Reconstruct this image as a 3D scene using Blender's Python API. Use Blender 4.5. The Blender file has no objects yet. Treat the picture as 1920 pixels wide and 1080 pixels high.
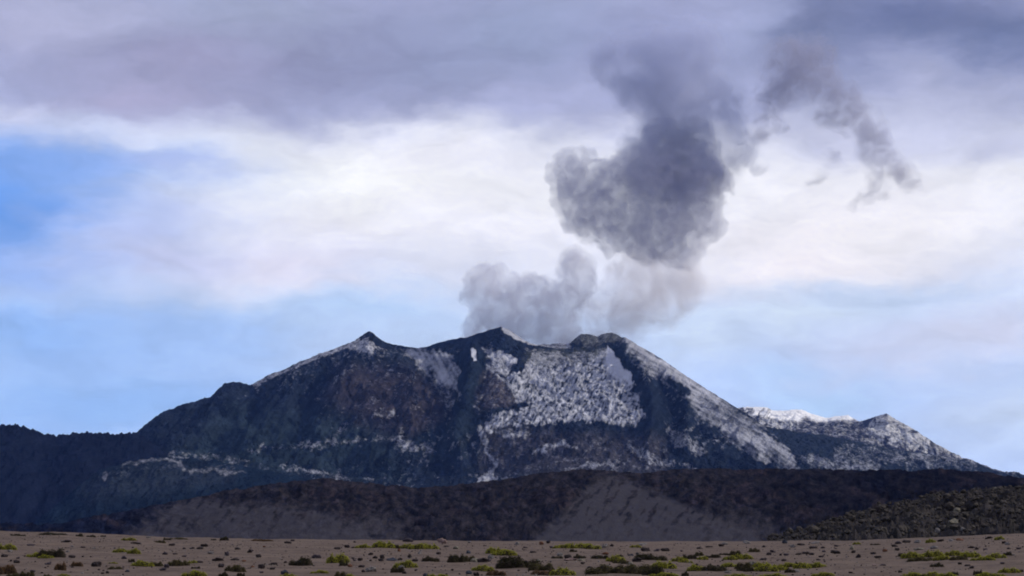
import bpy, math, time
import numpy as np
T0 = time.time()
S = bpy.context.scene
COL = S.collection

# ------------------------------------------------------------------ camera
F = 4330.0                     # focal length in pixels of a 1920 px wide frame
CAMZ = 1.7
PITCH = math.atan((962 - 540) / F)
cp, sp = math.cos(PITCH), math.sin(PITCH)
cam = bpy.data.cameras.new('camera'); cam.sensor_width = 36
cam.lens = 36 * F / 1920; cam.clip_start = 0.5; cam.clip_end = 120000
co = bpy.data.objects.new('camera', cam); COL.objects.link(co)
co.location = (0, 0, CAMZ); co.rotation_euler = (math.pi / 2 + PITCH, 0, 0)
S.camera = co

def ray(px, py):
    """photo pixel -> (X/Y, (Z-cam)/Y) of its line of sight"""
    x = (np.asarray(px, float) - 960) / F; y = (540 - np.asarray(py, float)) / F
    d = cp - y * sp
    return x / d, (sp + y * cp) / d
def at(px, py, r):
    k, s = ray(px, py); return np.array([k * r, r, CAMZ + s * r])
def pix(X, Y, Z):
    Z = Z - CAMZ
    d = Y * cp + Z * sp
    return 960 + F * X / d, 540 - F * (Z * cp - Y * sp) / d

# ------------------------------------------------------------------ noise
rng = np.random.RandomState(7)
PERM = rng.permutation(1024).astype(np.int64); PERM = np.concatenate([PERM, PERM, PERM])
G2 = rng.normal(size=(1024, 2)); G2 /= np.linalg.norm(G2, axis=1)[:, None]
G3 = rng.normal(size=(1024, 3)); G3 /= np.linalg.norm(G3, axis=1)[:, None]
def fade(t): return t * t * t * (t * (t * 6 - 15) + 10)
def n2(x, y):
    xi = np.floor(x).astype(np.int64); yi = np.floor(y).astype(np.int64)
    xf = x - xi; yf = y - yi; xi &= 1023; yi &= 1023
    u = fade(xf); v = fade(yf); out = 0
    for a in (0, 1):
        for b in (0, 1):
            g = G2[PERM[PERM[(xi + a) & 1023] + ((yi + b) & 1023)]]
            w = (u if a else 1 - u) * (v if b else 1 - v)
            out = out + w * (g[..., 0] * (xf - a) + g[..., 1] * (yf - b))
    return out * 1.5
def n3(x, y, z):
    xi = np.floor(x).astype(np.int64); yi = np.floor(y).astype(np.int64); zi = np.floor(z).astype(np.int64)
    xf = x - xi; yf = y - yi; zf = z - zi; xi &= 1023; yi &= 1023; zi &= 1023
    u = fade(xf); v = fade(yf); w_ = fade(zf); out = 0
    for a in (0, 1):
        for b in (0, 1):
            h = PERM[PERM[(xi + a) & 1023] + ((yi + b) & 1023)]
            for c in (0, 1):
                g = G3[PERM[h + ((zi + c) & 1023)]]
                w = (u if a else 1 - u) * (v if b else 1 - v) * (w_ if c else 1 - w_)
                out = out + w * (g[..., 0] * (xf - a) + g[..., 1] * (yf - b) + g[..., 2] * (zf - c))
    return out * 1.5
def fbm2(x, y, o=4, g=.5):
    s = 0; a = 1
    for i in range(o):
        s = s + a * n2(x * 2 ** i + 17.3 * i, y * 2 ** i + 5.7 * i); a *= g
    return s
def ridge2(x, y, o=4, g=.5):
    s = 0; a = 1
    for i in range(o):
        s = s + a * (1 - 2 * np.abs(n2(x * 2 ** i + 31.3 * i, y * 2 ** i + 9.1 * i))); a *= g
    return s - 1
def sstep(a, b, x):
    t = np.clip((x - a) / (b - a), 0, 1); return t * t * (3 - 2 * t)

# ------------------------------------------------------------------ objects
def tag(o, label=None, cat=None, group=None, kind=None):
    if label: o['label'] = label
    if cat: o['category'] = cat
    if group: o['group'] = group
    if kind: o['kind'] = kind
    return o
def mesh(name, verts, faces, mat=None, smooth=True, attrs=None):
    """mesh data from numpy arrays (faces: (n,3) or (n,4) int)"""
    me = bpy.data.meshes.new(name)
    verts = np.asarray(verts, np.float32); faces = np.asarray(faces, np.int32)
    n, c = faces.shape
    me.vertices.add(len(verts)); me.vertices.foreach_set('co', verts.ravel())
    me.loops.add(n * c); me.loops.foreach_set('vertex_index', faces.ravel())
    me.polygons.add(n)
    me.polygons.foreach_set('loop_start', np.arange(0, n * c, c, dtype=np.int32))
    me.polygons.foreach_set('use_smooth', np.full(n, smooth))
    for an, av in (attrs or {}).items():
        if av.ndim == 1:
            at_ = me.attributes.new(an, 'FLOAT', 'POINT'); at_.data.foreach_set('value', av.astype(np.float32))
        else:
            at_ = me.attributes.new(an, 'FLOAT_COLOR', 'POINT')
            at_.data.foreach_set('color', np.c_[av, np.ones(len(av))].astype(np.float32).ravel())
    me.update(calc_edges=True); me.validate()
    if mat: me.materials.append(mat)
    return me
def link(name, me, parent=None, loc=None):
    o = bpy.data.objects.new(name, me); COL.objects.link(o)
    if parent: o.parent = parent
    if loc is not None: o.location = loc
    return o

# ------------------------------------------------------------------ node helper
class NT:
    def __init__(s, tree): s.t = tree; tree.nodes.clear()
    def n(s, kind, ins=None, **kw):
        nd = s.t.nodes.new(kind)
        for k, v in kw.items(): setattr(nd, k, v)
        for k, v in (ins or {}).items():
            if isinstance(v, bpy.types.NodeSocket): s.t.links.new(v, nd.inputs[k])
            else: nd.inputs[k].default_value = v
        return nd
    def m(s, op, a, b=0., c=0., clamp=False):
        nd = s.n('ShaderNodeMath', {0: a, 1: b, 2: c}, operation=op); nd.use_clamp = clamp; return nd.outputs[0]
    def v(s, op, a, b=(0, 0, 0), sc=None):
        nd = s.n('ShaderNodeVectorMath', {0: a, 1: b}, operation=op)
        if sc is not None: nd.inputs['Scale'].default_value = sc
        return nd.outputs[0]
    def noise(s, vec, scale, detail=4, rough=.5, dist=0, color=False):
        nd = s.n('ShaderNodeTexNoise', {'Vector': vec, 'Scale': scale, 'Detail': detail, 'Roughness': rough, 'Distortion': dist})
        return nd.outputs['Color' if color else 'Fac']
    def mr(s, x, a, b, c=0., d=1., smooth=True):
        nd = s.n('ShaderNodeMapRange', {'Value': x, 'From Min': a, 'From Max': b, 'To Min': c, 'To Max': d},
                 interpolation_type='SMOOTHSTEP' if smooth else 'LINEAR')
        return nd.outputs[0]
    def mix(s, f, a, b, blend='MIX'):
        nd = s.n('ShaderNodeMix', data_type='RGBA', blend_type=blend); nd.clamp_factor = True
        for i, v in ((0, f), (6, a), (7, b)):
            if isinstance(v, bpy.types.NodeSocket): s.t.links.new(v, nd.inputs[i])
            else: nd.inputs[i].default_value = v if i == 0 else (*v, 1)
        return nd.outputs[2]
def material(name):
    m = bpy.data.materials.new(name); m.use_nodes = True
    return m, NT(m.node_tree)
def rough_surface(t, col, rough=.9, bump=None, bstr=.5, bdist=1., spec=.2):
    ins = {'Base Color': col, 'Roughness': rough, 'Specular IOR Level': spec}
    if bump is not None:
        ins['Normal'] = t.n('ShaderNodeBump', {'Height': bump, 'Strength': bstr, 'Distance': bdist}).outputs[0]
    b = t.n('ShaderNodeBsdfPrincipled', ins)
    t.n('ShaderNodeOutputMaterial', {'Surface': b.outputs[0]})

# ------------------------------------------------------------------ light and sky
SUN_EL, SUN_AZ = 34, 84       # azimuth clockwise from +Y (the view direction)
sd = bpy.data.lights.new('sun', 'SUN'); sd.energy = 2.5; sd.angle = math.radians(4); sd.color = (1, .95, .88)
so = bpy.data.objects.new('sun', sd); COL.objects.link(so)
so.rotation_euler = (math.radians(90 - SUN_EL), 0, -math.radians(SUN_AZ) + math.pi)
W = bpy.data.worlds.new('World'); S.world = W; W.use_nodes = True
t = NT(W.node_tree)
sky = t.n('ShaderNodeTexSky', sky_type='NISHITA', sun_disc=False, sun_elevation=math.radians(SUN_EL),
          sun_rotation=math.radians(SUN_AZ), altitude=4500, air_density=1.6, dust_density=.3, ozone_density=2.)
bg_sky = t.n('ShaderNodeBackground', {'Color': sky.outputs[0], 'Strength': .12})
gen = t.n('ShaderNodeTexCoord').outputs['Generated']
xyz = t.n('ShaderNodeSeparateXYZ', {0: gen})
az = t.m('ARCTAN2', xyz.outputs[0], xyz.outputs[1]); el = t.m('ARCSINE', xyz.outputs[2])
U = t.m('MULTIPLY_ADD', az, 4.33, .96); V = t.m('MULTIPLY_ADD', el, -4.33, .962)   # azimuth and elevation of the sky, in thousandths of a photo pixel
uv = t.n('ShaderNodeCombineXYZ', {0: U, 1: V}).outputs[0]
st = t.v('MULTIPLY', uv, (1, 2.2, 1))
w1 = t.noise(st, 2.2, 5, .55, color=True); w2 = t.noise(t.v('ADD', st, (7.3, 2.1, 4)), 7, 5, .6, color=True)
wv = t.v('ADD', t.v('MULTIPLY', t.v('SUBTRACT', w1, (.5, .5, .5)), (.34, .16, 0)),
         t.v('MULTIPLY', t.v('SUBTRACT', w2, (.5, .5, .5)), (.16, .09, 0)))
q = t.n('ShaderNodeSeparateXYZ', {0: t.v('ADD', uv, wv)})
QU, QV = q.outputs[0], q.outputs[1]
def srgb(r, g, b): return tuple((c / 255 / 12.92 if c < 11 else ((c / 255 + .055) / 1.055) ** 2.4) for c in (r, g, b))
# banks of cloud by elevation
ramp = t.n('ShaderNodeValToRGB', {0: t.m('MULTIPLY_ADD', QV, .5, .5)})   # 0 = V -1 (well above the frame) .. 1 = V 1
bands = [(-1.0, (176, 180, 205)), (-.3, (160, 165, 196)), (.02, (163, 167, 202)), (.12, (152, 156, 194)), (.20, (172, 176, 212)),
         (.27, (236, 238, 255)), (.33, (246, 246, 255)), (.44, (240, 240, 254)), (.52, (228, 232, 255)), (.60, (200, 218, 255)), (.75, (186, 208, 255)), (.97, (186, 206, 252))]
cr = ramp.color_ramp
while len(cr.elements) < len(bands): cr.elements.new(.5)
for e, (v_, c_) in zip(cr.elements, bands): e.position = (v_ + 1) / 2; e.color = (*srgb(*c_), 1)
col = ramp.outputs[0]
def puff(u, v, a, b, c, w):
    """a soft bank of cloud (or a gap) centred on one direction of the sky"""
    global col
    du = t.m('MULTIPLY', t.m('SUBTRACT', QU, u / 1000), 1000 / a); dv = t.m('MULTIPLY', t.m('SUBTRACT', QV, v / 1000), 1000 / b)
    g = t.m('POWER', 2.71828, t.m('MULTIPLY', t.m('ADD', t.m('MULTIPLY', du, du), t.m('MULTIPLY', dv, dv)), -1))
    col = t.mix(t.m('MULTIPLY', g, w, clamp=True), col, srgb(*c))
PUFFS = [
 (100, 70, 300, 90, (190, 190, 220), .8), (620, 90, 300, 80, (142, 146, 178), .9), (330, 140, 230, 60, (158, 155, 186), .7), (480, 30, 200, 60, (166, 173, 200), .7),
 (820, 150, 160, 50, (148, 154, 186), .8), (960, 60, 160, 90, (154, 164, 196), .7), (230, 195, 180, 35, (178, 170, 200), .7),
 (1040, 200, 160, 60, (176, 180, 216), .8), (1430, 60, 120, 90, (180, 186, 222), .8),
 (30, 235, 120, 35, (228, 224, 240), .9), (110, 275, 130, 22, (240, 236, 248), .8),
 (1800, 190, 200, 80, (186, 188, 218), .9), (1620, 250, 190, 60, (204, 206, 232), .9), (1870, 290, 120, 40, (196, 198, 224), .9),
 (1700, 40, 210, 62, (106, 114, 152), 1.0), (1550, 60, 110, 85, (120, 127, 162), 1.0), (1880, 75, 130, 65, (110, 118, 155), 1.0), (1500, 150, 70, 50, (150, 152, 184), .8),
 (640, 340, 300, 70, (250, 251, 255), 1.), (900, 300, 200, 40, (238, 238, 252), .7), (1650, 430, 260, 70, (248, 246, 255), 1.), (1480, 500, 160, 60, (246, 240, 248), .8),
 (60, 400, 300, 140, (140, 176, 244), .85), (0, 400, 150, 120, (98, 154, 240), .95), (150, 325, 200, 40, (126, 168, 242), .85), (300, 320, 120, 24, (176, 190, 240), .7), (250, 440, 150, 50, (186, 198, 244), .8),
 (60, 520, 170, 45, (150, 182, 248), .85), (330, 500, 200, 35, (204, 208, 246), .7),
 (60, 640, 330, 70, (142, 182, 249), .9), (200, 750, 400, 80, (148, 187, 251), .95), (420, 650, 200, 40, (160, 192, 250), .8), (700, 590, 180, 40, (178, 206, 250), .8), (560, 520, 140, 40, (232, 228, 250), .7),
 (1300, 640, 120, 60, (206, 222, 250), .8), (1500, 600, 160, 40, (214, 228, 250), .8), (1700, 660, 200, 40, (204, 212, 244), .8), (1850, 620, 140, 50, (214, 216, 242), .8),
 (1650, 560, 180, 30, (192, 212, 248), .7), (1880, 780, 120, 60, (206, 220, 248), .7), (1520, 740, 130, 40, (176, 206, 248), .8),
]
for p in PUFFS: puff(*p)
fine = t.noise(t.v('MULTIPLY', t.v('ADD', uv, wv), (1, 2.6, 1)), 5, 6, .62)
col = t.mix(1, col, t.n('ShaderNodeCombineColor', {i: t.mr(fine, .25, .75, .83, 1.13, False) for i in range(3)}).outputs[0], 'MULTIPLY')
col = t.mix(1, col, (.98, 1.0, 1.055), 'MULTIPLY')
cover = t.mr(t.noise(t.v('ADD', st, (1.5, 8, 2)), 1.6, 5, .55), .3, .7, 1., .93)
bg_cloud = t.n('ShaderNodeBackground', {'Color': col, 'Strength': 1.})
mx = t.n('ShaderNodeMixShader', {0: cover, 1: bg_sky.outputs[0], 2: bg_cloud.outputs[0]})
t.n('ShaderNodeOutputWorld', {'Surface': mx.outputs[0]})

# ------------------------------------------------------------------ painting masks on terrain
def seg_dist(px, py, a, b):
    ax, ay = a; bx, by = b; dx, dy = bx - ax, by - ay
    tt = np.clip(((px - ax) * dx + (py - ay) * dy) / (dx * dx + dy * dy + 1e-9), 0, 1)
    return np.hypot(px - ax - tt * dx, py - ay - tt * dy)
def inside(px, py, pts, feather):
    d = np.full(px.shape, 1e9); c = np.zeros(px.shape, bool); n = len(pts)
    for i in range(n):
        a, b = pts[i], pts[(i + 1) % n]
        d = np.minimum(d, seg_dist(px, py, a, b))
        if a[1] != b[1]:
            c ^= ((a[1] > py) != (b[1] > py)) & (px < (b[0] - a[0]) * (py - a[1]) / (b[1] - a[1]) + a[0])
    return sstep(-feather, feather, np.where(c, d, -d))
def along(px, py, pts, w, feather):
    d = np.full(px.shape, 1e9)
    for a, b in zip(pts[:-1], pts[1:]): d = np.minimum(d, seg_dist(px, py, a, b))
    return 1 - sstep(max(0, w - feather), w + feather, d)
def lay(field, m, val):
    m = m if field.ndim == 1 else m[:, None]
    return field * (1 - m) + np.asarray(val) * m

# ------------------------------------------------------------------ terrain sheets
def sheet(px0, px1, cols, lines, rows):
    """height field over (bearing, distance): lines = [(pts(px,py), r or pts(px,r))], near to far; rows between them"""
    pxs = np.linspace(px0, px1, cols)
    K, Sl, R = [], [], []
    kcol = ray(pxs, np.full(cols, 850.))[0]
    for pts, r in lines:
        pts = np.array(pts, float); kk, ss = ray(pts[:, 0], pts[:, 1])
        Sl.append(np.interp(kcol, kk, ss))
        if np.ndim(r) == 0: R.append(np.full(cols, float(r)))
        else:
            rr = np.array(r, float); R.append(np.interp(pxs, rr[:, 0], rr[:, 1]))
    tt = []
    rs, ss, seg = [], [], []
    for i, n in enumerate(rows):
        f = np.linspace(0, 1, n, endpoint=(i == len(rows) - 1))[:, None]
        rs.append(R[i] * (1 - f) + R[i + 1] * f); z0 = Sl[i] * R[i]; z1 = Sl[i + 1] * R[i + 1]
        ss.append(z0 * (1 - f) + z1 * f); seg.append(np.broadcast_to(i + f, (len(f), cols)))
    Y = np.vstack(rs); Z = np.vstack(ss) + CAMZ; X = Y * kcol[None, :]; G = np.vstack(seg)
    return X, Y, Z, G
def blur_rows(Z, n):
    for _ in range(n):
        Z2 = Z.copy(); Z2[1:-1] = .25 * Z[:-2] + .5 * Z[1:-1] + .25 * Z[2:]; Z = Z2
    return Z
def grid_faces(nr, nc):
    i = np.arange(nr * nc).reshape(nr, nc)
    return np.stack([i[:-1, :-1], i[:-1, 1:], i[1:, 1:], i[1:, :-1]], -1).reshape(-1, 4)
def terrain(name, X, Y, Z, mat, attrs, label, kind='structure'):
    if attrs and 'grain' not in attrs: attrs['grain'] = np.ones(X.size)
    me = mesh(name, np.stack([X, Y, Z], -1).reshape(-1, 3), grid_faces(*X.shape), mat, True, attrs)
    return tag(link(name, me), label, None, None, kind)

# mountain material: rock of a given tint under a cover of snow whose lumps come from real-space noise
def mountain_mat(name, scale, snow_col, lump=1., bump_d=6.):
    m, t = material(name)
    pos = t.n('ShaderNodeNewGeometry').outputs['Position']
    sn = t.n('ShaderNodeAttribute', attribute_name='snow').outputs['Fac']
    ti = t.n('ShaderNodeAttribute', attribute_name='tint').outputs['Color']
    p = t.v('MULTIPLY', pos, (1, .35, 1.15))
    a = t.noise(p, 1 / (22 * scale), 5, .68, .5); b = t.noise(p, 1 / (90 * scale), 4, .6)
    c = t.noise(t.v('ADD', p, (400, 90, 30)), 1 / (9 * scale), 3, .6)
    mm = t.m('ADD', t.m('MULTIPLY', a, .55), t.m('ADD', t.m('MULTIPLY', b, .25), t.m('MULTIPLY', c, .2)))
    gr = t.n('ShaderNodeAttribute', attribute_name='grain').outputs['Fac']
    x = t.m('ADD', sn, t.m('MULTIPLY', t.m('MULTIPLY', t.m('SUBTRACT', mm, .5), 2.2 * lump), gr))
    fac = t.mr(x, .30, .86)
    rock = t.mix(1, ti, t.n('ShaderNodeCombineColor', {i: t.m('MULTIPLY_ADD', t.m('SUBTRACT', t.mr(mm, .32, .68, .25, 2.0, False), 1.), gr, 1.) for i in range(3)}).outputs[0], 'MULTIPLY')
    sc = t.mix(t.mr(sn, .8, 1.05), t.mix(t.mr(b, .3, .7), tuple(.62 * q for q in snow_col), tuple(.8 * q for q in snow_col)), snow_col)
    colr = t.mix(fac, rock, sc)
    h = t.m('ADD', t.m('MULTIPLY', a, .7), t.m('MULTIPLY', c, .3))
    rough_surface(t, colr, .95, h, 1., bump_d * scale, .0)
    return m
VOLC = mountain_mat('cloud_shaded_ash_snow', 1., (.57, .58, .65), 1., 24)  # snow greyed by ash and, in its colour, by the cloud shadow
FARM = mountain_mat('sunlit_far_snow', 1.5, (.90, .90, .92), .9, 20)  # purer snow colour carries the sunlight on the far ridge
RIDGE = mountain_mat('ridge_lava', .13, (.5, .5, .55), .6, 22)
DARK = mountain_mat('dark_lava', .5, (.5, .5, .55), .6, 14)

# ------------------------------------------------------------------ volcano
SKY = [(150, 858), (200, 838), (240, 822), (258, 808), (280, 790), (300, 775), (340, 757), (395, 742), (415, 726), (432, 718), (452, 716), (468, 722), (480, 716),
       (500, 704), (560, 682), (600, 662), (640, 648), (672, 636), (692, 627), (699, 627), (712, 635), (727, 643), (760, 649), (783, 652), (800, 649), (820, 642),
       (850, 635), (880, 630), (910, 620), (938, 612), (953, 617), (977, 633), (993, 642), (1013, 647), (1047, 653), (1083, 652), (1120, 645), (1150, 638), (1173, 632),
       (1200, 648), (1240, 671), (1280, 700), (1311, 720), (1345, 742), (1382, 764), (1415, 785), (1449, 812), (1484, 845), (1530, 880), (1600, 915)]
def shifted(pts, d): return [(a, b + d) for a, b in pts]
RS = [(150, 9300), (258, 9700), (480, 10300), (692, 10500), (783, 11000), (938, 10600), (1047, 10750), (1173, 10650), (1311, 10500), (1382, 10200), (1484, 9600), (1600, 9200)]
BACK = [(150, 890), (700, 665), (900, 660), (985, 655), (1013, 646), (1040, 643), (1060, 642), (1070, 638), (1080, 629), (1090, 622), (1100, 620.5), (1120, 627), (1133, 622), (1147, 620.5), (1160, 626), (1175, 640), (1240, 690), (1384, 790), (1600, 935)]
T2 = [(150, 880), (300, 846), (420, 852), (470, 847), (560, 837), (640, 829), (720, 823), (790, 836), (850, 838), (895, 812), (940, 798), (1010, 798), (1050, 795), (1120, 793),
      (1180, 798), (1200, 802), (1260, 820), (1340, 838), (1450, 865), (1600, 905)]
T1 = [(150, 895), (190, 880), (230, 866), (300, 856), (400, 858), (470, 866), (560, 882), (640, 896), (740, 900), (800, 888), (870, 896), (930, 890), (1000, 868), (1100, 858), (1200, 866), (1300, 880), (1600, 915)]
def mids(f, d=0):
    xs = np.arange(150, 1601, 10.)
    a = np.interp(xs, *np.array(T2).T); b = np.interp(xs, *np.array(SKY).T)
    return [(x, y) for x, y in zip(xs, a * (1 - f) + b * f + d)]
X, Y, Z, G = sheet(150, 1600, 1160, [
    ([(150, 990), (1600, 990)], 7600), (shifted(T1, 16), 8150), (T1, 8260), (shifted(T1, -4), 8500), (shifted(T2, 7), 8800), (T2, 8870), (shifted(T2, -3), 9000),
    (mids(.5, 4), [(150, 9150), (480, 9600), (692, 9700), (850, 9550), (938, 9750), (1173, 9750), (1382, 9500), (1600, 9100)]), (SKY, RS), (shifted(SKY, 12), [(a, b + 130) for a, b in RS]), (BACK, [(a, b + 420) for a, b in RS]),
    ([(150, 975), (1600, 975)], 15500)], [24, 14, 14, 50, 12, 10, 110, 110, 10, 24, 16])
Z = blur_rows(Z, 3)
PX, PY = pix(X, Y, Z)
# relief: gullies running down the slope, lava lumps on the benches
nearline = np.exp(-((G - 8) / .35) ** 2)
body = sstep(1.5, 3, G) * (1 - .93 * nearline) * (1 - sstep(8.0, 8.6, G) * .75)
gx = X / 130 + .9 * fbm2(X / 300, Y / 400, 3); gul = ridge2(gx, Y / 1500, 3, .55)
right = sstep(880, 960, PX)
Z += body * (gul * (27 - 10 * right) + fbm2(X / 160, Y / 190, 6, .62) * 24)
def rib(pts, amp, w):
    global Z
    d = np.full(PX.shape, 1e9)
    for a, b in zip(pts[:-1], pts[1:]): d = np.minimum(d, seg_dist(PX, PY, a, b))
    Z = Z + 1.5 * amp * np.exp(-(d / w) ** 2) * body
rib([(886, 668), (882, 720), (868, 780), (850, 840), (868, 890)], 52, 17)
rib([(800, 672), (835, 705), (850, 745), (835, 800)], -40, 17)
rib([(1165, 672), (1205, 720), (1226, 790), (1216, 850)], 46, 13)
rib([(925, 695), (935, 740), (930, 775)], 24, 18)
rib([(945, 640), (975, 700), (962, 740)], 26, 12)
rib([(692, 645), (650, 730), (600, 815)], 34, 20)
rib([(735, 660), (770, 730), (760, 800)], 26, 18)
rib([(560, 690), (520, 770), (470, 840)], 28, 18)
rib([(620, 670), (580, 750), (560, 820)], -24, 16)
rib([(430, 730), (390, 800), (330, 850)], 26, 18)
rib([(1255, 700), (1290, 770), (1290, 850)], 26, 11)
rib([(1330, 750), (1385, 810), (1420, 860)], 16, 9)
rib([(1230, 690), (1262, 760), (1260, 840)], -26, 11)
lumps = sstep(900, 960, PX) * (1 - sstep(1205, 1225, PX)) * sstep(665, 700, PY) * (1 - sstep(790, 815, PY))
lx, ly = X / 26 + .25 * Y / 60, Y / 60
Z += lumps * ridge2(lx + .5 * fbm2(X / 50, Y / 90, 2), ly, 2, .5) * 8
low = (1 - sstep(4.5, 6.5, G)) * sstep(.7, 1.5, G)
Z += low * (ridge2(X / 60, Y / 80, 4, .6) * 9)
Z += nearline * (fbm2(X / 16, Y / 60, 4, .65) * (1.6 + 3.0 * (1 - sstep(430, 560, PX))) + 4.0 * (1 - sstep(440, 500, PX)) * fbm2(X / 50, Y / 90, 3))
PX, PY = pix(X, Y, Z); shp = PX.shape
px = PX.ravel(); py = PY.ravel(); x = X.ravel(); y = Y.ravel(); g = G.ravel()
wx = px + 7 * fbm2(px / 22, py / 22, 4, .6); wy = py + 7 * fbm2(px / 22 + 40, py / 22 + 11, 4, .6)
sx = px + 2 * fbm2(px / 9, py / 9, 2); sy = py + 2 * fbm2(px / 9 + 40, py / 9 + 11, 2)
sn = np.full(px.shape, .22) + .12 * fbm2(px / 70, py / 50, 3) + .16 * fbm2((px + .8 * py) / 16, (py - .5 * px) / 34, 3)
P = lambda v, pts, f=8: globals().__setitem__('sn', lay(sn, inside(wx, wy, pts, f), v))
L = lambda v, pts, w, f=3: globals().__setitem__('sn', lay(sn, along(wx, wy, pts, w, f), v))
PS = lambda v, pts, f=2: globals().__setitem__('sn', lay(sn, inside(sx, sy, pts, f), v))
LS = lambda v, pts, w, f=2: globals().__setitem__('sn', lay(sn, along(sx, sy, pts, w, f), v))
P(.08, [(150, 700), (470, 715), (600, 760), (600, 820), (430, 850), (150, 870)], 20)
P(.30, [(500, 706), (692, 636), (760, 660), (700, 690), (600, 700), (520, 725)], 10)
LS(.60, [(480, 722), (500, 708), (600, 666), (640, 652), (672, 641)], 5)
P(.62, [(660, 640), (692, 632), (715, 652), (690, 662), (650, 655)], 5); LS(.5, [(478, 722), (484, 735)], 4)
PS(.02, [(694, 628), (712, 633), (735, 646), (730, 655), (705, 648)], 2)
P(.62, [(752, 652), (790, 653), (850, 662), (868, 690), (858, 735), (835, 728), (800, 700), (770, 672)], 6)
P(.78, [(765, 662), (800, 672), (830, 690), (838, 716), (815, 705), (785, 685)], 5)
L(.46, [(800, 695), (830, 735), (850, 760)], 8, 6); L(.7, [(862, 735), (860, 762)], 3)
PS(.0, [(812, 645), (880, 630), (938, 612), (946, 624), (915, 640), (900, 652), (870, 650), (820, 650)], 3)
P(.02, [(850, 672), (885, 657), (905, 672), (915, 700), (900, 745), (892, 800), (850, 820), (845, 780), (872, 735), (870, 700)], 6)
PS(1.2, [(883, 654), (892, 654), (894, 676), (888, 678), (884, 668)], 1.5)
P(.70, [(905, 650), (945, 660), (970, 690), (1000, 672), (1090, 676), (1138, 662), (1180, 690), (1205, 735), (1208, 778), (1192, 802), (1100, 792), (1000, 797), (940, 806), (905, 835), (893, 812), (930, 775), (965, 742), (955, 712), (925, 688)], 7)
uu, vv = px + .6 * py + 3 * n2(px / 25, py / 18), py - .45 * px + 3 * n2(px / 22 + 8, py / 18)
lump_shade = n2(vv / 15 + .6 * n2(px / 30, py / 30), uu / 5.2 + .8 * n2(px / 26 + 9, py / 26)) + .55 * n2(vv / 9 + 3, uu / 3.6)
lump_shade = .62 * lump_shade + .62 * (n2((px + .5 * py) / 10.5 + n2(px / 30, py / 30), (py - .25 * px) / 4.2 + n2(px / 26 + 9, py / 26)) + .5 * n2((px + .4 * py) / 6 + 3, py / 3.2))
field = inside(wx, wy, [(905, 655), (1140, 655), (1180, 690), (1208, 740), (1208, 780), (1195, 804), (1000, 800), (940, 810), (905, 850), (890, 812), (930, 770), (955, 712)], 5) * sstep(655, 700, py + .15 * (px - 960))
sn = sn + field * .56 * (lump_shade - .02)  # shade between snow lumps painted as gaps in the snow cover
P(.56, [(985, 655), (1060, 662), (1140, 652), (1145, 672), (1060, 684), (1000, 682)], 8)
P(.34, [(905, 694), (925, 690), (962, 735), (972, 752), (935, 768), (890, 772), (900, 735)], 5)
LS(.6, [(912, 686), (955, 722), (970, 748)], 2.5)
LS(.12, [(925, 770), (985, 758)], 4, 4)
P(.0, [(915, 636), (945, 629), (985, 645), (983, 690), (960, 694), (958, 664), (935, 655)], 4)
PS(.95, [(938, 664), (950, 662), (972, 672), (968, 682), (950, 678)], 3); P(.8, [(915, 655), (935, 660), (925, 675), (910, 668)], 3)
LS(.82, [(945, 618), (962, 628), (980, 637), (1000, 643), (1013, 646)], 4.5)
lip = inside(sx, sy, [(985, 648), (1013, 648), (1047, 654), (1083, 653), (1120, 646), (1173, 633), (1173, 640), (1140, 650), (1083, 659), (1040, 658), (1000, 652)], 1.2)
sn = lay(sn, lip * (g <= 8.05), 0.)
PS(1.1, [(1138, 649), (1148, 655), (1170, 685), (1194, 714), (1182, 722), (1168, 710), (1150, 708), (1136, 690)], 2)
L(.0, [(1152, 652), (1178, 685), (1200, 718), (1192, 732)], 6, 3)
P(.56, [(1160, 640), (1175, 632), (1290, 700), (1385, 764), (1484, 850), (1500, 880), (1440, 876), (1330, 800), (1262, 735), (1210, 690)], 10)
P(.70, [(1170, 634), (1240, 671), (1330, 735), (1320, 745), (1230, 690)], 4)
P(.05, [(1208, 735), (1235, 722), (1250, 755), (1240, 800), (1225, 850), (1200, 862), (1203, 800)], 6)
P(.16, [(1250, 702), (1285, 722), (1292, 742), (1262, 730)], 5); P(.25, [(1235, 725), (1275, 745), (1310, 775), (1295, 790), (1250, 765)], 8)
P(.55, [(1245, 800), (1290, 815), (1340, 850), (1300, 858), (1255, 830)], 6); P(.22, [(1300, 790), (1350, 800), (1345, 822), (1305, 812)], 8)
P(.04, [(1270, 852), (1330, 852), (1400, 858), (1445, 872), (1450, 890), (1230, 895)], 5)
P(.26, [(905, 812), (1000, 800), (1200, 806), (1260, 840), (1260, 890), (905, 900)], 8)
PS(.06, [(990, 800), (1050, 796), (1120, 794), (1195, 804), (1190, 822), (1080, 818), (1020, 835), (985, 830)], 5)
L(.62, [(903, 805), (912, 840), (925, 868), (922, 890), (905, 902)], 5); P(.7, [(890, 893), (915, 885), (940, 893), (930, 905), (895, 905)], 4)
L(.60, [(1000, 850), (1030, 836), (1060, 832), (1080, 842)], 4); L(.55, [(1060, 880), (1120, 870), (1180, 868)], 4); L(.5, [(945, 815), (990, 812)], 7); L(.5, [(1180, 840), (1230, 868)], 6)
L(.55, [(1205, 850), (1260, 868), (1300, 880)], 6, 5)
L(.45, [(470, 846), (540, 838), (640, 829), (720, 822), (800, 836)], 5); L(.5, [(752, 806), (757, 838)], 3.5); L(.54, [(750, 836), (812, 845)], 5)
L(.40, [(310, 855), (420, 860), (460, 872)], 9, 5); L(.48, [(530, 876), (590, 886), (650, 898)], 5); L(.35, [(200, 870), (216, 878)], 5)
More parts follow.
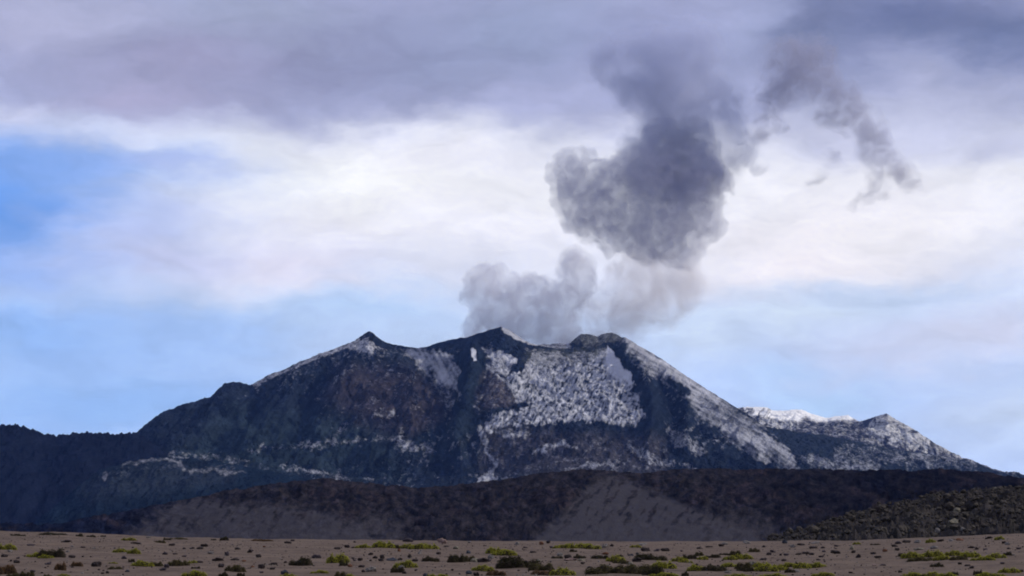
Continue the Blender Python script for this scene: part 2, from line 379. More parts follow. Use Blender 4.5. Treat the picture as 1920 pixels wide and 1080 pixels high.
P(.03, [(460, 852), (560, 845), (720, 832), (740, 850), (620, 862), (500, 866)], 6)
tint = np.tile(np.array([.012, .017, .027]), (len(px), 1))
pt = lambda c, pts, f=25: globals().__setitem__('tint', lay(tint, inside(wx, wy, pts, f), c))
pt((.017, .026, .033), [(430, 760), (700, 800), (760, 900), (300, 880)], 30)
pt((.034, .029, .034), [(640, 690), (760, 690), (860, 745), (850, 800), (780, 820), (680, 790), (610, 740)], 30)
pt((.062, .054, .058), [(905, 694), (925, 690), (975, 752), (890, 772)], 6)
pt((.038, .036, .043), [(900, 800), (1250, 820), (1250, 890), (900, 890)], 20)
pt((.013, .019, .026), [(850, 672), (905, 672), (900, 745), (895, 850), (700, 860), (850, 780)], 12)
pt((.045, .048, .042), [(985, 658), (1140, 652), (1145, 680), (990, 690)], 10)
pt((.080, .083, .082), [(1065, 645), (1085, 618), (1160, 618), (1172, 634), (1120, 648)], 2)
flank = inside(wx, wy, [(1160, 640), (1175, 628), (1290, 695), (1385, 760), (1500, 850), (1500, 880), (1440, 876), (1330, 800), (1262, 735), (1210, 690)], 10)
sn = sn + flank * (.20 * n2((py - .62 * px) / 5.5 + .5 * n2(px / 30, py / 30), (px + .62 * py) / 70) + .16 * n2((py - .62 * px) / 13 + 5, (px + .62 * py) / 120) + .06)
bowl = inside(wx, wy, [(748, 650), (850, 655), (870, 690), (860, 740), (800, 720)], 10)
sn = sn + bowl * .22 * n2((px - .55 * py) / 7, (py + .5 * px) / 60)
grain = np.clip(1 - .62 * flank - .55 * bowl - .35 * field, .2, 1) * (1 - .8 * inside(sx, sy, [(1138, 649), (1148, 655), (1194, 714), (1182, 722), (1136, 700)], 4))
mottle = np.clip(fbm2(px / 40, py / 30, 4), -1, 1)  # random mottling of the rock tone
tint = tint * (1 + .35 * mottle)[:, None]
sn = sn + .10 * fbm2((px + .6 * py) / 9, (py - .4 * px) / 22, 3, .6)
sn = lay(sn, (inside(sx, sy, [(985, 630), (1075, 636), (1075, 655), (1000, 655)], 2) * (g > 8.6)), .60)
sn = lay(sn, (inside(sx, sy, [(1070, 615), (1178, 615), (1178, 645), (1070, 655)], 2) * (g > 8.6)), .24)
tint = tint * np.clip(1 + .5 * fbm2((px + .7 * py) / 9, (py - .5 * px) / 40, 4, .6), .4, 1.9)[:, None]
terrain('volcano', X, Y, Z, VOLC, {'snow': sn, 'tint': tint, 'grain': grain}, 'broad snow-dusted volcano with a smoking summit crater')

# ------------------------------------------------------------------ far snowy mountain behind the right flank
FS = [(1280, 775), (1340, 768), (1382, 764), (1400, 762), (1440, 763), (1447, 768), (1470, 770), (1483, 767), (1503, 767), (1520, 775), (1550, 783), (1565, 780), (1590, 778), (1604, 786),
      (1612, 790), (1630, 784), (1645, 778), (1662, 774), (1675, 782), (1700, 797), (1720, 808), (1750, 829), (1780, 845), (1800, 857), (1825, 863), (1845, 873), (1862, 884), (1885, 889), (1905, 890), (1940, 896), (2000, 905)]
X, Y, Z, G = sheet(1280, 2000, 560, [([(1280, 900), (2000, 915)], 13500), ([(1280, 835), (1545, 822), (1700, 845), (1850, 885), (2000, 912)], 14600),
    ([(1280, 800), (1440, 800), (1600, 812), (1700, 822), (1860, 888), (2000, 910)], [(1280, 16000), (1662, 15200), (2000, 15000)]),
    (FS, [(1280, 18500), (1600, 18000), (1612, 17000), (1662, 16300), (1860, 15600), (2000, 15500)]), ([(1280, 975), (2000, 975)], 24000)], [40, 50, 80, 12])
Z = blur_rows(Z, 2); PX, PY = pix(X, Y, Z)
nl = np.exp(-((G - 3) / .3) ** 2); body = sstep(.2, 1, G) * (1 - .9 * nl) * (1 - sstep(3, 3.3, G))
Z += body * (ridge2(X / 110 + .5 * fbm2(X / 250, Y / 400, 2), Y / 1400, 3, .55) * 24 + fbm2(X / 150, Y / 200, 4) * 16)
Z += nl * fbm2(X / 22, Y / 80, 3, .6) * 4
PX, PY = pix(X, Y, Z); px = PX.ravel(); py = PY.ravel()
wx = px + 6 * fbm2(px / 20, py / 20, 4, .6); wy = py + 5 * fbm2(px / 20 + 40, py / 20 + 11, 4, .6)
sx, sy = px + 1.5 * fbm2(px / 9, py / 9, 2), py + 1.5 * fbm2(px / 9 + 4, py / 9 + 11, 2)
sn = np.full(px.shape, .60) + .22 * ridge2(px / 9 + .5 * n2(px / 20, py / 20), py / 40, 2)
PS(1.1, [(1390, 755), (1480, 760), (1610, 775), (1612, 793), (1560, 790), (1520, 792), (1470, 788), (1400, 775)], 3)
P(.42, [(1500, 786), (1620, 792), (1640, 830), (1480, 815)], 6)
PS(.1, [(1615, 786), (1640, 779), (1632, 790), (1622, 798)], 2); PS(.0, [(1668, 801), (1700, 803), (1722, 808), (1722, 812), (1690, 810), (1666, 806)], 1.5)
P(.62, [(1640, 790), (1662, 776), (1740, 825), (1720, 830), (1650, 815)], 5)
P(.18, [(1300, 812), (1560, 822), (1720, 846), (1800, 862), (1860, 885), (1860, 910), (1300, 910)], 8)
streaks = sstep(.0, .3, n2(px / 6. + py * .12 + .6 * n2(px / 11, py / 9), py / 30 + 3)) * sstep(1392, 1400, px) * (1 - sstep(1440, 1452, px)) * (1 - sstep(778, 788, py)) * sstep(763.5, 766, py)
sn = sn * (1 - .5 * streaks)
tint = np.tile(np.array([.035, .035, .045]), (len(px), 1)) * (1 + .3 * fbm2(px / 30, py / 30, 3))[:, None]
terrain('mountain', X, Y, Z, FARM, {'snow': sn, 'tint': tint}, 'distant snowy mountain ridge behind the right flank of the volcano')

# lower dark spur in front of it
SP = [(1300, 790), (1384, 783), (1400, 790), (1440, 801), (1500, 810), (1545, 815), (1600, 826), (1650, 836), (1700, 846), (1760, 853), (1800, 862), (1830, 867), (1862, 886), (1900, 896), (2000, 905)]
X, Y, Z, G = sheet(1300, 2000, 560, [([(1300, 960), (2000, 960)], 10200), (shifted([(a, b * .45 + 885 * .55) for a, b in SP], 0), 11000), (SP, 11900), (shifted(SP, 40), 13000)], [40, 70, 10])
PX, PY = pix(X, Y, Z); nl = np.exp(-((G - 2) / .3) ** 2)
Z += (1 - .85 * nl) * (ridge2(X / 70, Y / 200, 4, .6) * 11 + fbm2(X / 120, Y / 150, 3) * 10) + nl * fbm2(X / 18, Y / 60, 3, .6) * 2.5
PX, PY = pix(X, Y, Z); px = PX.ravel(); py = PY.ravel()
wx = px + 6 * fbm2(px / 20, py / 20, 4, .6); wy = py + 5 * fbm2(px / 20 + 40, py / 20 + 11, 4, .6)
sn = .34 + .2 * fbm2(px / 50, py / 30, 3) + .2 * ridge2(px / 10, py / 24, 2)
P(-.15, [(1384, 780), (1420, 790), (1500, 806), (1552, 811), (1580, 838), (1540, 856), (1470, 845), (1415, 822)], 4)
P(.42, [(1560, 838), (1740, 850), (1830, 870), (1820, 880), (1700, 868), (1570, 872)], 6)
P(.5, [(1470, 850), (1650, 860), (1650, 885), (1470, 880)], 6)
P(.5, [(1700, 846), (1790, 852), (1800, 866), (1720, 860)], 4)
tint = np.tile(np.array([.018, .024, .032]), (len(px), 1))
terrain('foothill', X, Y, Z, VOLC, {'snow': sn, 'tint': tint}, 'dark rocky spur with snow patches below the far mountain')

# ------------------------------------------------------------------ left navy hill
LH = [(-80, 797), (15, 796), (45, 799), (60, 806), (80, 811), (107, 817), (118, 813), (140, 811), (180, 811), (215, 811), (250, 812), (285, 830), (330, 862), (380, 900), (460, 950), (560, 985)]
X, Y, Z, G = sheet(-80, 560, 520, [([(-80, 1005), (560, 1005)], 6800), ([(a, b * .5 + 500) for a, b in LH], 7500), (LH, 8300), (shifted(LH, 60), 9000)], [30, 90, 12])
PX, PY = pix(X, Y, Z); nl = np.exp(-((G - 2) / .2) ** 2)
Z += (1 - .8 * nl) * (ridge2(X / 90, Y / 300, 4, .55) * 14 + fbm2(X / 200, Y / 250, 4) * 22) + nl * (fbm2(X / 14, Y / 40, 3, .6) * 7)
PX, PY = pix(X, Y, Z); px = PX.ravel(); py = PY.ravel()
sn = .06 + .14 * fbm2(px / 60, py / 40, 3)
tint = np.tile(np.array([.006, .008, .016]), (len(px), 1)) * (1 + .4 * fbm2(px / 40, py / 30, 4))[:, None]
terrain('dark_hill', X, Y, Z, DARK, {'snow': sn, 'tint': tint}, 'low dark blue hill left of the volcano')

# ------------------------------------------------------------------ lava bench and dark ridge with sandy scree
BN = [(60, 985), (120, 935), (150, 908), (185, 884), (230, 866), (300, 857), (400, 862), (470, 876), (560, 893), (640, 905), (760, 915), (900, 912), (1000, 905)]
X, Y, Z, G = sheet(60, 1000, 640, [([(60, 1010), (1000, 1010)], 5600), ([(a, b * .5 + 500) for a, b in BN], 6300), (BN, 7000), (shifted(BN, 40), 7400)], [30, 90, 12])
Z = blur_rows(Z, 2); nl = np.exp(-((G - 2) / .2) ** 2)
Z += (1 - .7 * nl) * (ridge2(X / 60, Y / 160, 4, .6) * 8 + fbm2(X / 150, Y / 200, 4) * 14) + nl * fbm2(X / 30, Y / 60, 3, .6) * 4
PX, PY = pix(X, Y, Z); px = PX.ravel(); py = PY.ravel()
wx = px + 8 * fbm2(px / 22, py / 22, 4, .6); wy = py + 6 * fbm2(px / 22 + 40, py / 22 + 11, 4, .6)
sn = np.full(px.shape, .05)
sx, sy = wx, wy
P(.30, [(150, 910), (230, 868), (330, 858), (450, 873), (440, 900), (330, 882), (200, 905)], 6)
L(.50, [(230, 868), (300, 860), (330, 866), (345, 885), (400, 880), (460, 890)], 4, 4)
LS(.55, [(196, 896), (204, 888)], 4)
P(.0, [(190, 910), (300, 884), (325, 890), (330, 915), (200, 940)], 8)
tint = np.tile(np.array([.007, .013, .022]), (len(px), 1)) * (1 + .4 * fbm2(px / 40, py / 30, 4))[:, None]
tint = lay(tint, inside(wx, wy, [(150, 905), (230, 872), (330, 866), (450, 885), (430, 905), (250, 930), (160, 940)], 20), (.017, .023, .033))
terrain('lava_bench', X, Y, Z, DARK, {'snow': sn, 'tint': tint}, 'dark lava bench at the foot of the volcano')

FR = [(-80, 992), (60, 988), (150, 978), (230, 962), (300, 946), (400, 926), (500, 908), (560, 898), (620, 896), (700, 908), (780, 915), (850, 910), (950, 896), (1030, 884), (1090, 878), (1130, 880), (1200, 886), (1300, 879), (1400, 879), (1500, 880), (1600, 882), (1700, 880), (1760, 878), (1830, 883), (1870, 890), (1905, 895), (2000, 900)]
X, Y, Z, G = sheet(-80, 2000, 1300, [([(-80, 1045), (2000, 1045)], 2300), ([(a, b * .4 + 1010 * .6) for a, b in FR], 2700), (FR, 3300), (shifted(FR, 60), 3800)], [50, 120, 10])
Z = blur_rows(Z, 2); nl = np.exp(-((G - 2) / .2) ** 2); PX, PY = pix(X, Y, Z)
FANS = (([(960, 1040), (1005, 1008), (1060, 962), (1105, 912), (1140, 893), (1180, 903), (1250, 932), (1330, 965), (1420, 1000), (1460, 1040)], 1., 9),
               ([(200, 1040), (260, 985), (330, 945), (380, 928), (430, 945), (520, 945), (600, 955), (690, 990), (720, 1040)], .85, 12),
               ([(640, 1040), (660, 975), (700, 960), (750, 985), (760, 1040)], .6, 14), ([(1330, 1040), (1340, 970), (1420, 960), (1480, 1000), (1480, 1040)], .5, 16))
fan = np.zeros(PX.shape)
for pts, v, f in FANS: fan = np.maximum(fan, v * inside(PX, PY, pts, f))
gx = (X + .35 * (Y - 2700)) / 42 + .7 * fbm2(X / 90, Y / 120, 3)
Z += (1 - .8 * nl) * (1 - .85 * fan) * (ridge2(gx, Y / 300, 4, .55) * 5.5 + fbm2(X / 90, Y / 130, 5, .6) * 9) + nl * fbm2(X / 9, Y / 25, 4, .6) * 1.6
PX, PY = pix(X, Y, Z); px = PX.ravel(); py = PY.ravel()
dx = px + .9 * (py - 950)                      # scree runs down to the left
streak = fbm2(dx / 26, (py - .4 * px) / 70, 4, .6)
wx = px + 5 * streak; wy = py + 6 * fbm2(px / 24 + 40, py / 20, 4, .6)
tint = np.tile(np.array([.019, .0165, .0185]), (len(px), 1))
tint = lay(tint, sstep(1250, 1700, px), (.008, .007, .0085))
tint = lay(tint, 1 - sstep(150, 420, px), (.007, .009, .020))
scree = .0 * px
for pts, v, f in FANS:
    scree = np.maximum(scree, v * inside(wx, wy, pts, f))
clump = sstep(.14, .50, n2((px + .8 * py) / 17, (py - .7 * px) / 42) + .6 * n2((px + .8 * py) / 8, (py - .7 * px) / 17) + .25 * n2(px / 6, py / 4.5))
scree = np.clip(scree * (1 + .06 * streak) * (1 - .75 * clump * (1 - .6 * sstep(960, 1010, py))), 0, 1)
tint = lay(tint, scree, (.051, .047, .053))
tint = lay(tint, .6 * sstep(.1, .6, fbm2(px / 60, py / 35, 4, .6)) * (1 - scree), (.024, .018, .020)) * np.clip(1 + (.7 - .6 * scree) * fbm2(px / 18, py / 11, 4, .65), .2, 2)[:, None]
terrain('ridge', X, Y, Z, RIDGE, {'snow': np.zeros(len(px)), 'tint': tint, 'grain': 1 - .9 * scree}, 'dark brown lava ridge with grey scree fans behind the plain')

# ------------------------------------------------------------------ plain
CREST = [(-400, 992), (-40, 997), (0, 998), (100, 1000), (200, 1004), (320, 1011), (480, 1014), (640, 1016), (960, 1019), (1280, 1020), (1450, 1019), (1600, 1018), (1700, 1013), (1800, 1008), (1920, 1003), (2300, 996)]
RC = 150.
def crest_s(k):
    c = np.array(CREST); kk, ss = ray(c[:, 0], c[:, 1]); return np.interp(k, kk, ss)
def smooth_ground(X, Y):
    k = X / np.maximum(Y, 1)
    zc = CAMZ + RC * crest_s(k)
    f = np.clip((Y - 60) / (RC - 60), 0, 1)
    z = zc * f * f * (3 - 2 * f) if False else zc * f
    z = np.where(Y > RC, zc - ((Y - RC) / 60) ** 2 * .9, z)
    z = np.where(Y > 330, np.minimum(np.minimum(zc - 8.1, CAMZ - .0215 * Y), -8), z)
    z = np.maximum(z, -75)
    return z
def ground_z(X, Y):
    near = 1 - sstep(RC + 40, 400, Y)
    return smooth_ground(X, Y) + near * (.07 * fbm2(X / 5, Y / 7, 4, .55) + .018 * fbm2(X / .7, Y / .9, 3))
def on_ground(px_, py_):
    """point of the plain seen at a photo pixel"""
    rr = np.linspace(50, RC, 800); k, s = ray(px_, py_)
    z = smooth_ground(k * rr, rr); d = z - (CAMZ + s * rr)
    i = np.argmax(d >= 0) if (d >= 0).any() else len(rr) - 1
    X, Y = k * rr[i], rr[i]
    return np.array([X, Y, float(ground_z(np.array([X]), np.array([Y]))[0])])
yr = np.concatenate([np.linspace(-300, 40, 12, endpoint=False), 40 * (RC / 40) ** np.linspace(0, 1, 300), np.linspace(152, 420, 60), 420 * (24000 / 420) ** np.linspace(.02, 1, 30)])
ks = np.concatenate([np.linspace(-3, -.27, 14, endpoint=False), np.linspace(-.27, .27, 520), np.linspace(.29, 3, 14)])
Yg = np.repeat(yr[:, None], len(ks), 1); Xg = np.clip(ks[None, :] * np.maximum(Yg, 60), -29000, 29000)
Zg = ground_z(Xg, Yg)
m, t = material('volcanic_dirt')
pos = t.n('ShaderNodeNewGeometry').outputs['Position']
a = t.noise(pos, .35, 5, .6); b = t.noise(t.v('MULTIPLY', pos, (1, .5, 1)), 3.2, 6, .7); c = t.noise(pos, 14, 3, .6)
base = t.mix(t.mr(a, .35, .65), (.076, .051, .037), (.140, .099, .074))
base = t.mix(t.mr(b, .35, .75), base, (.142, .106, .081))
base = t.mix(t.mr(t.noise(t.v('MULTIPLY', pos, (1, .4, 1)), 1.1, 5, .7, .8), .54, .68, 0, .55), base, (.052, .036, .029))
base = t.mix(t.mr(c, .52, .72, 0, .75), base, (.034, .026, .024))
base = t.mix(t.mr(c, .40, .27, 0, .6), base, (.15, .13, .115))
rough_surface(t, base, .95, t.m('ADD', b, t.m('MULTIPLY', c, .5)), .7, .06, .1)
terrain('ground', Xg, Yg, Zg, m, {}, 'flat brown volcanic dirt plain in the foreground')

# ------------------------------------------------------------------ rubble hill on the right
RB = [(1440, 1030), (1480, 1014), (1500, 1008), (1530, 993), (1560, 981), (1600, 969), (1640, 956), (1690, 948), (1740, 934), (1790, 926), (1850, 919), (1930, 912), (2050, 900)]
X, Y, Z, G = sheet(1440, 2050, 620, [([(1440, 1050), (1600, 1045), (2050, 1030)], 205), ([(a, b * .5 + 1020 * .5) for a, b in RB], 290), (RB, 400), (shifted(RB, 40), 460)], [60, 130, 12])
Z = blur_rows(Z, 2)
nl = np.exp(-((G - 2) / .25) ** 2)
Z += (1 - .5 * nl) * (ridge2(X / 2.6, Y / 5, 4, .6) * .7 + fbm2(X / 6, Y / 14, 4) * 1.5) + nl * fbm2(X / 1.6, Y / 5, 3) * .5
RX, RY, RZ = X, Y, Z
PX, PY = pix(X, Y, Z); px = PX.ravel(); py = PY.ravel()
m, t = material('lava_rubble')
pos = t.n('ShaderNodeNewGeometry').outputs['Position']
a = t.noise(t.v('MULTIPLY', pos, (1, .4, 1)), .5, 5, .65); b = t.noise(t.v('MULTIPLY', pos, (1, .4, 1)), 2.2, 4, .6)
base = t.mix(t.mr(a, .35, .65), (.010, .009, .0095), (.034, .028, .027)); base = t.mix(t.mr(b, .55, .75), base, (.055, .048, .043))
rough_surface(t, base, .95, b, .9, .5, .1)
RUB = m
terrain('rubble_hill', X, Y, Z, RUB, {}, 'dark lava rubble slope rising behind the plain at right')

# ------------------------------------------------------------------ stones
def icosphere(n):
    g_ = (1 + 5 ** .5) / 2
    v = [(-1, g_, 0), (1, g_, 0), (-1, -g_, 0), (1, -g_, 0), (0, -1, g_), (0, 1, g_), (0, -1, -g_), (0, 1, -g_), (g_, 0, -1), (g_, 0, 1), (-g_, 0, -1), (-g_, 0, 1)]
    f = [(0, 11, 5), (0, 5, 1), (0, 1, 7), (0, 7, 10), (0, 10, 11), (1, 5, 9), (5, 11, 4), (11, 10, 2), (10, 7, 6), (7, 1, 8), (3, 9, 4), (3, 4, 2), (3, 2, 6), (3, 6, 8), (3, 8, 9), (4, 9, 5), (2, 4, 11), (6, 2, 10), (8, 6, 7), (9, 8, 1)]
    v = [np.array(p) / np.linalg.norm(p) for p in v]
    for _ in range(n):
        mid = {}; f2 = []
        def m_(a, b):
            k = (min(a, b), max(a, b))
            if k not in mid:
                p = v[a] + v[b]; v.append(p / np.linalg.norm(p)); mid[k] = len(v) - 1
            return mid[k]
        for a, b, c in f:
            d, e, h = m_(a, b), m_(b, c), m_(c, a); f2 += [(a, d, h), (b, e, d), (c, h, e), (d, e, h)]
        f = f2
    return np.array(v), np.array(f)
ICO2, ICO3 = icosphere(2), icosphere(3)
def stone_verts(seed, rough=.3, ico=ICO3):
    r = np.random.RandomState(seed); v, f = ico; v = v.copy()
    for _ in range(9):                          # flat broken faces
        n = r.normal(size=3); n /= np.linalg.norm(n); d = r.uniform(.55, .9)
        e = v @ n - d; v -= np.where(e > 0, e, 0)[:, None] * n * .85
    o = r.uniform(0, 90, 3)
    v *= (1 + rough * n3(v[:, 0] * 1.4 + o[0], v[:, 1] * 1.4 + o[1], v[:, 2] * 1.4 + o[2]) + .12 * n3(v[:, 0] * 4 + o[0], v[:, 1] * 4, v[:, 2] * 4))[:, None]
    v[:, 2] *= .85
    v -= (v.min(0) + v.max(0)) / 2; v /= (v.max(0) - v.min(0))          # unit box
    v[:, 2] += .5 - .18                                                  # sunk a little
    return v, f
def stone_mat(name, c0, c1):
    m, t = material(name)
    pos = t.n('ShaderNodeTexCoord').outputs['Object']
    rnd = t.n('ShaderNodeObjectInfo').outputs['Random']
    a = t.noise(t.n('ShaderNodeCombineXYZ', {0: t.m('MULTIPLY', rnd, 50)}).outputs[0], 1, 0)
    p = t.v('ADD', pos, t.n('ShaderNodeCombineXYZ', {0: t.m('MULTIPLY', rnd, 90.)}).outputs[0])
    n = t.noise(p, 4, 5, .65)
    rough_surface(t, t.mix(t.mr(n, .35, .68), c0, c1), .9, n, .6, .05, .15)
    return m
SM = {'dark brown': stone_mat('dark_brown_stone', (.012, .008, .008), (.036, .027, .026)), 'purple-grey': stone_mat('purple_stone', (.022, .017, .022), (.06, .048, .055)),
      'pale grey': stone_mat('pale_stone', (.09, .08, .075), (.22, .20, .18)), 'rust-red': stone_mat('rust_stone', (.075, .032, .018), (.16, .075, .042)),
      'pink': stone_mat('pink_stone', (.15, .10, .085), (.25, .18, .155)), 'blue-grey': stone_mat('blue_stone', (.018, .02, .028), (.055, .06, .075)), 'tan': stone_mat('tan_stone', (.10, .088, .065), (.20, .18, .135))}
STONE = {}
for c, m_ in SM.items():
    for i in range(5):
        v, f = stone_verts(11 * i + len(c), .35); STONE[c, i] = mesh('stone', v, f, m_, False)

# ------------------------------------------------------------------ cushion shrubs
def leaf_mat(name, dk, lt):
    m, t = material(name)
    at_ = t.n('ShaderNodeAttribute', attribute_name='leaf').outputs['Fac']
    c = t.mix(at_, dk, lt)
    d = t.n('ShaderNodeBsdfPrincipled', {'Base Color': c, 'Roughness': .7, 'Specular IOR Level': .2})
    tr = t.n('ShaderNodeBsdfTranslucent', {'Color': c})
    t.n('ShaderNodeOutputMaterial', {'Surface': t.n('ShaderNodeMixShader', {0: .2, 1: d.outputs[0], 2: tr.outputs[0]}).outputs[0]})
    return m
LM = {'yellow-green': leaf_mat('yellow_green_leaves', (.085, .088, .008), (.44, .42, .03)), 'dark green': leaf_mat('dark_green_leaves', (.006, .006, .002), (.040, .036, .007)),
      'olive': leaf_mat('olive_leaves', (.020, .018, .006), (.105, .088, .020)), 'rusty brown': leaf_mat('rusty_leaves', (.04, .022, .010), (.17, .085, .028))}
m, t = material('woody_stems'); rough_surface(t, t.mix(t.noise(t.n('ShaderNodeTexCoord').outputs['Object'], 8, 3), (.014, .010, .006), (.05, .036, .022)), .95); WOOD = m
def shrub_meshes(colour, seed):
    """unit mound 1 wide, 1 deep, 1 high: leaf tufts over several lobes, woody stems below"""
    r = np.random.RandomState(seed); nl_ = r.randint(6, 10)
    lobes = [(r.uniform(-.34, .34), r.uniform(-.28, .28), r.uniform(.12, .20), r.uniform(.5, 1.)) for _ in range(nl_)] + [(0, 0, .25, .75), (-.33, 0, .17, .6), (.33, .05, .17, .65)]
    V, Fc, A = [], [], []; n = 0
    for lx_, ly_, lr, lh in lobes:
        cnt = int(1500 * lr)
        for _ in range(cnt):
            d = r.normal(size=3); d[2] = abs(d[2]) * .9 + .02; d /= np.linalg.norm(d); q_ = r.uniform(.82, 1.08)
            p = np.array([lx_ + d[0] * lr * q_, ly_ + d[1] * lr * q_, d[2] * lh * q_])
            nn = d * [1, 1, .6] + r.normal(size=3) * .55; nn /= np.linalg.norm(nn)
            a_ = np.cross(nn, r.normal(size=3)); a_ /= np.linalg.norm(a_); b_ = np.cross(nn, a_)
            L_, w_ = r.uniform(.035, .06), r.uniform(.018, .03)
            up = np.array([0, 0, r.uniform(0, .06)])
            V += [p - a_ * w_, p + b_ * L_ * .5 + up, p + a_ * w_, p - b_ * L_ * .5]
            Fc.append((n, n + 1, n + 2, n + 3)); n += 4
            A += [np.clip(r.beta(2, 2), 0, 1)] * 4
    fol = mesh('foliage', V, Fc, LM[colour], False, {'leaf': np.array(A)})
    V, Fc = [], []; n = 0
    for lx_, ly_, lr, lh in lobes:                          # dense twiggy heart of every lobe
        v, f = ICO2; v = v * [lr * .86, lr * .86, lh * .84]; v = v * (1 + .15 * n3(v[:, 0] * 9 + seed, v[:, 1] * 9, v[:, 2] * 6))[:, None] + [lx_, ly_, 0]
        V.append(v); Fc.append(f + n); n += len(v)
    for _ in range(26):
        a0 = r.uniform(0, 6.283); p0 = np.array([.18 * math.cos(a0), .18 * math.sin(a0), -.05]); p1 = np.array([.46 * math.cos(a0 + .3), .42 * math.sin(a0 + .3), r.uniform(.1, .5)])
        e = np.array([-math.sin(a0), math.cos(a0), 0]) * .012
        V.append(np.array([p0 - e, p0 + e, p1 + e * .5, p0 + [0, 0, .03], p1])); Fc.append(np.array([(0, 1, 2), (0, 2, 4), (0, 4, 3), (1, 3, 4), (1, 4, 2), (0, 3, 1)]) + n); n += 5
    wood = mesh('stems', np.vstack(V), np.vstack(Fc), WOOD, False)
    return fol, wood
SHR = {(c, i): shrub_meshes(c, 31 * i + len(c)) for c in LM for i in range(4)}
# ------------------------------------------------------------------ things on the plain: (photo x, y of its foot, width, height in photo pixels)
Y_, D_, O_, R_ = 'yellow-green', 'dark green', 'olive', 'rusty brown'
SHRUBS = [
 (10,1031,26,12,Y_),(65,1044,26,12,Y_),(94,1047,46,18,D_),(84,1048,22,8,Y_),(95,1004,50,6,D_),(28,1004,18,5,D_),(40,1006,14,4,D_),(148,1006,14,6,D_),(170,1007,17,5,D_),(193,1007,10,4,D_),
 (225,1035,22,9,Y_),(250,1040,18,11,Y_),(240,1013,20,6,Y_),(300,1019,14,6,O_),(313,1013,14,6,D_),(265,1061,30,12,Y_),(292,1061,18,10,O_),(246,1056,12,8,D_),(215,1066,22,7,O_),(210,1057,14,4,Y_),
 (112,1069,15,16,R_),(143,1061,16,10,R_),(10,1075,26,20,R_),(25,1083,22,10,O_),(48,1083,20,12,O_),(88,1083,13,9,O_),(118,1077,18,6,Y_),
 (332,1012,28,6,O_),(420,1016,16,8,D_),(400,1015,10,4,D_),(490,1016,30,5,R_),(332,1061,30,14,O_),(360,1056,14,7,Y_),(362,1083,34,15,Y_),(366,1070,16,6,D_),(563,1060,42,17,D_),(633,1058,30,19,Y_),(598,1076,25,9,Y_),(540,1083,28,11,Y_),
 (440,1073,28,15,O_),(418,1083,18,12,D_),(451,1083,15,10,D_),(638,1083,18,14,O_),
 (680,1029,22,9,Y_),(718,1030,30,13,Y_),(740,1030,16,9,D_),(764,1029,26,10,Y_),(784,1031,26,12,Y_),(804,1031,26,12,Y_),(644,1061,16,10,D_),(745,1075,24,13,D_),(760,1067,32,15,Y_),(807,1053,32,11,D_),
 (855,1056,30,18,D_),(880,1053,20,11,O_),(650,1083,28,10,Y_),(808,1083,14,9,Y_),(826,1083,24,9,Y_),(905,1073,30,13,Y_),(930,1079,26,14,R_),(926,1038,22,13,Y_),(945,1041,34,15,Y_),
 (962,1041,12,9,Y_),(972,1065,80,23,D_),(1015,1069,34,15,O_),(1020,1078,34,11,R_),(1055,1081,34,17,Y_),(1060,1028,32,10,Y_),(1083,1029,26,13,Y_),(1104,1029,34,12,Y_),(1045,1048,20,6,D_),(1075,1034,14,6,D_),(1087,1048,24,9,D_),
 (1125,1049,32,9,D_),(1155,1056,26,14,Y_),(1166,1059,24,9,O_),(1162,1044,14,5,D_),(1140,1080,58,19,O_),(1200,1080,46,18,O_),(1226,1082,40,18,D_),(1245,1066,34,15,Y_),(1246,1083,40,10,Y_),(1275,1053,22,11,Y_),
 (1220,1051,60,13,D_),(1192,1028,16,6,Y_),(1294,1047,26,10,D_),(1311,1041,13,8,O_),(1337,1046,30,8,D_),(1318,1049,15,8,Y_),(1358,1040,18,6,D_),(1379,1041,18,10,O_),(1370,1049,20,9,Y_),(1393,1048,28,11,Y_),(1415,1035,15,9,O_),
 (1286,1056,20,8,Y_),(1307,1071,26,13,Y_),(1340,1071,46,14,D_),(1370,1063,26,10,Y_),(1395,1067,24,13,O_),(1390,1072,18,8,D_),(1430,1063,26,11,Y_),(1405,1073,20,10,D_),(1438,1073,32,15,Y_),(1460,1069,28,11,Y_),(1482,1075,20,10,D_),
 (1478,1063,26,11,Y_),(1505,1066,24,13,Y_),(1528,1065,34,11,Y_),(1495,1060,11,10,D_),(1545,1083,32,10,Y_),(1385,1084,40,9,Y_),(1450,1084,42,10,Y_),(1285,1080,14,12,D_),
 (1692,1042,16,9,D_),(1712,1049,30,13,Y_),(1730,1051,38,10,O_),(1752,1047,30,13,Y_),(1774,1051,32,10,Y_),(1792,1045,28,11,Y_),(1800,1052,24,9,O_),(1822,1046,28,12,Y_),(1846,1052,34,9,Y_),(1870,1047,28,11,Y_),(1890,1043,16,8,D_),
 (1758,1065,26,10,D_),(1712,1080,28,11,Y_),(1752,1082,32,13,Y_),(1776,1082,32,13,Y_),(1729,1082,15,9,D_),(1791,1077,14,9,D_),(1834,1076,16,11,D_),(1860,1079,42,10,Y_),(1895,1075,30,11,Y_),(1914,1073,12,7,D_),
 (1746,1019,14,8,Y_),(1875,1013,14,8,Y_),(1607,1021,11,5,Y_),(1642,1022,20,5,D_),
]
DB, PG, PA, RU, PK, BG, TN = 'dark brown', 'purple-grey', 'pale grey', 'rust-red', 'pink', 'blue-grey', 'tan'
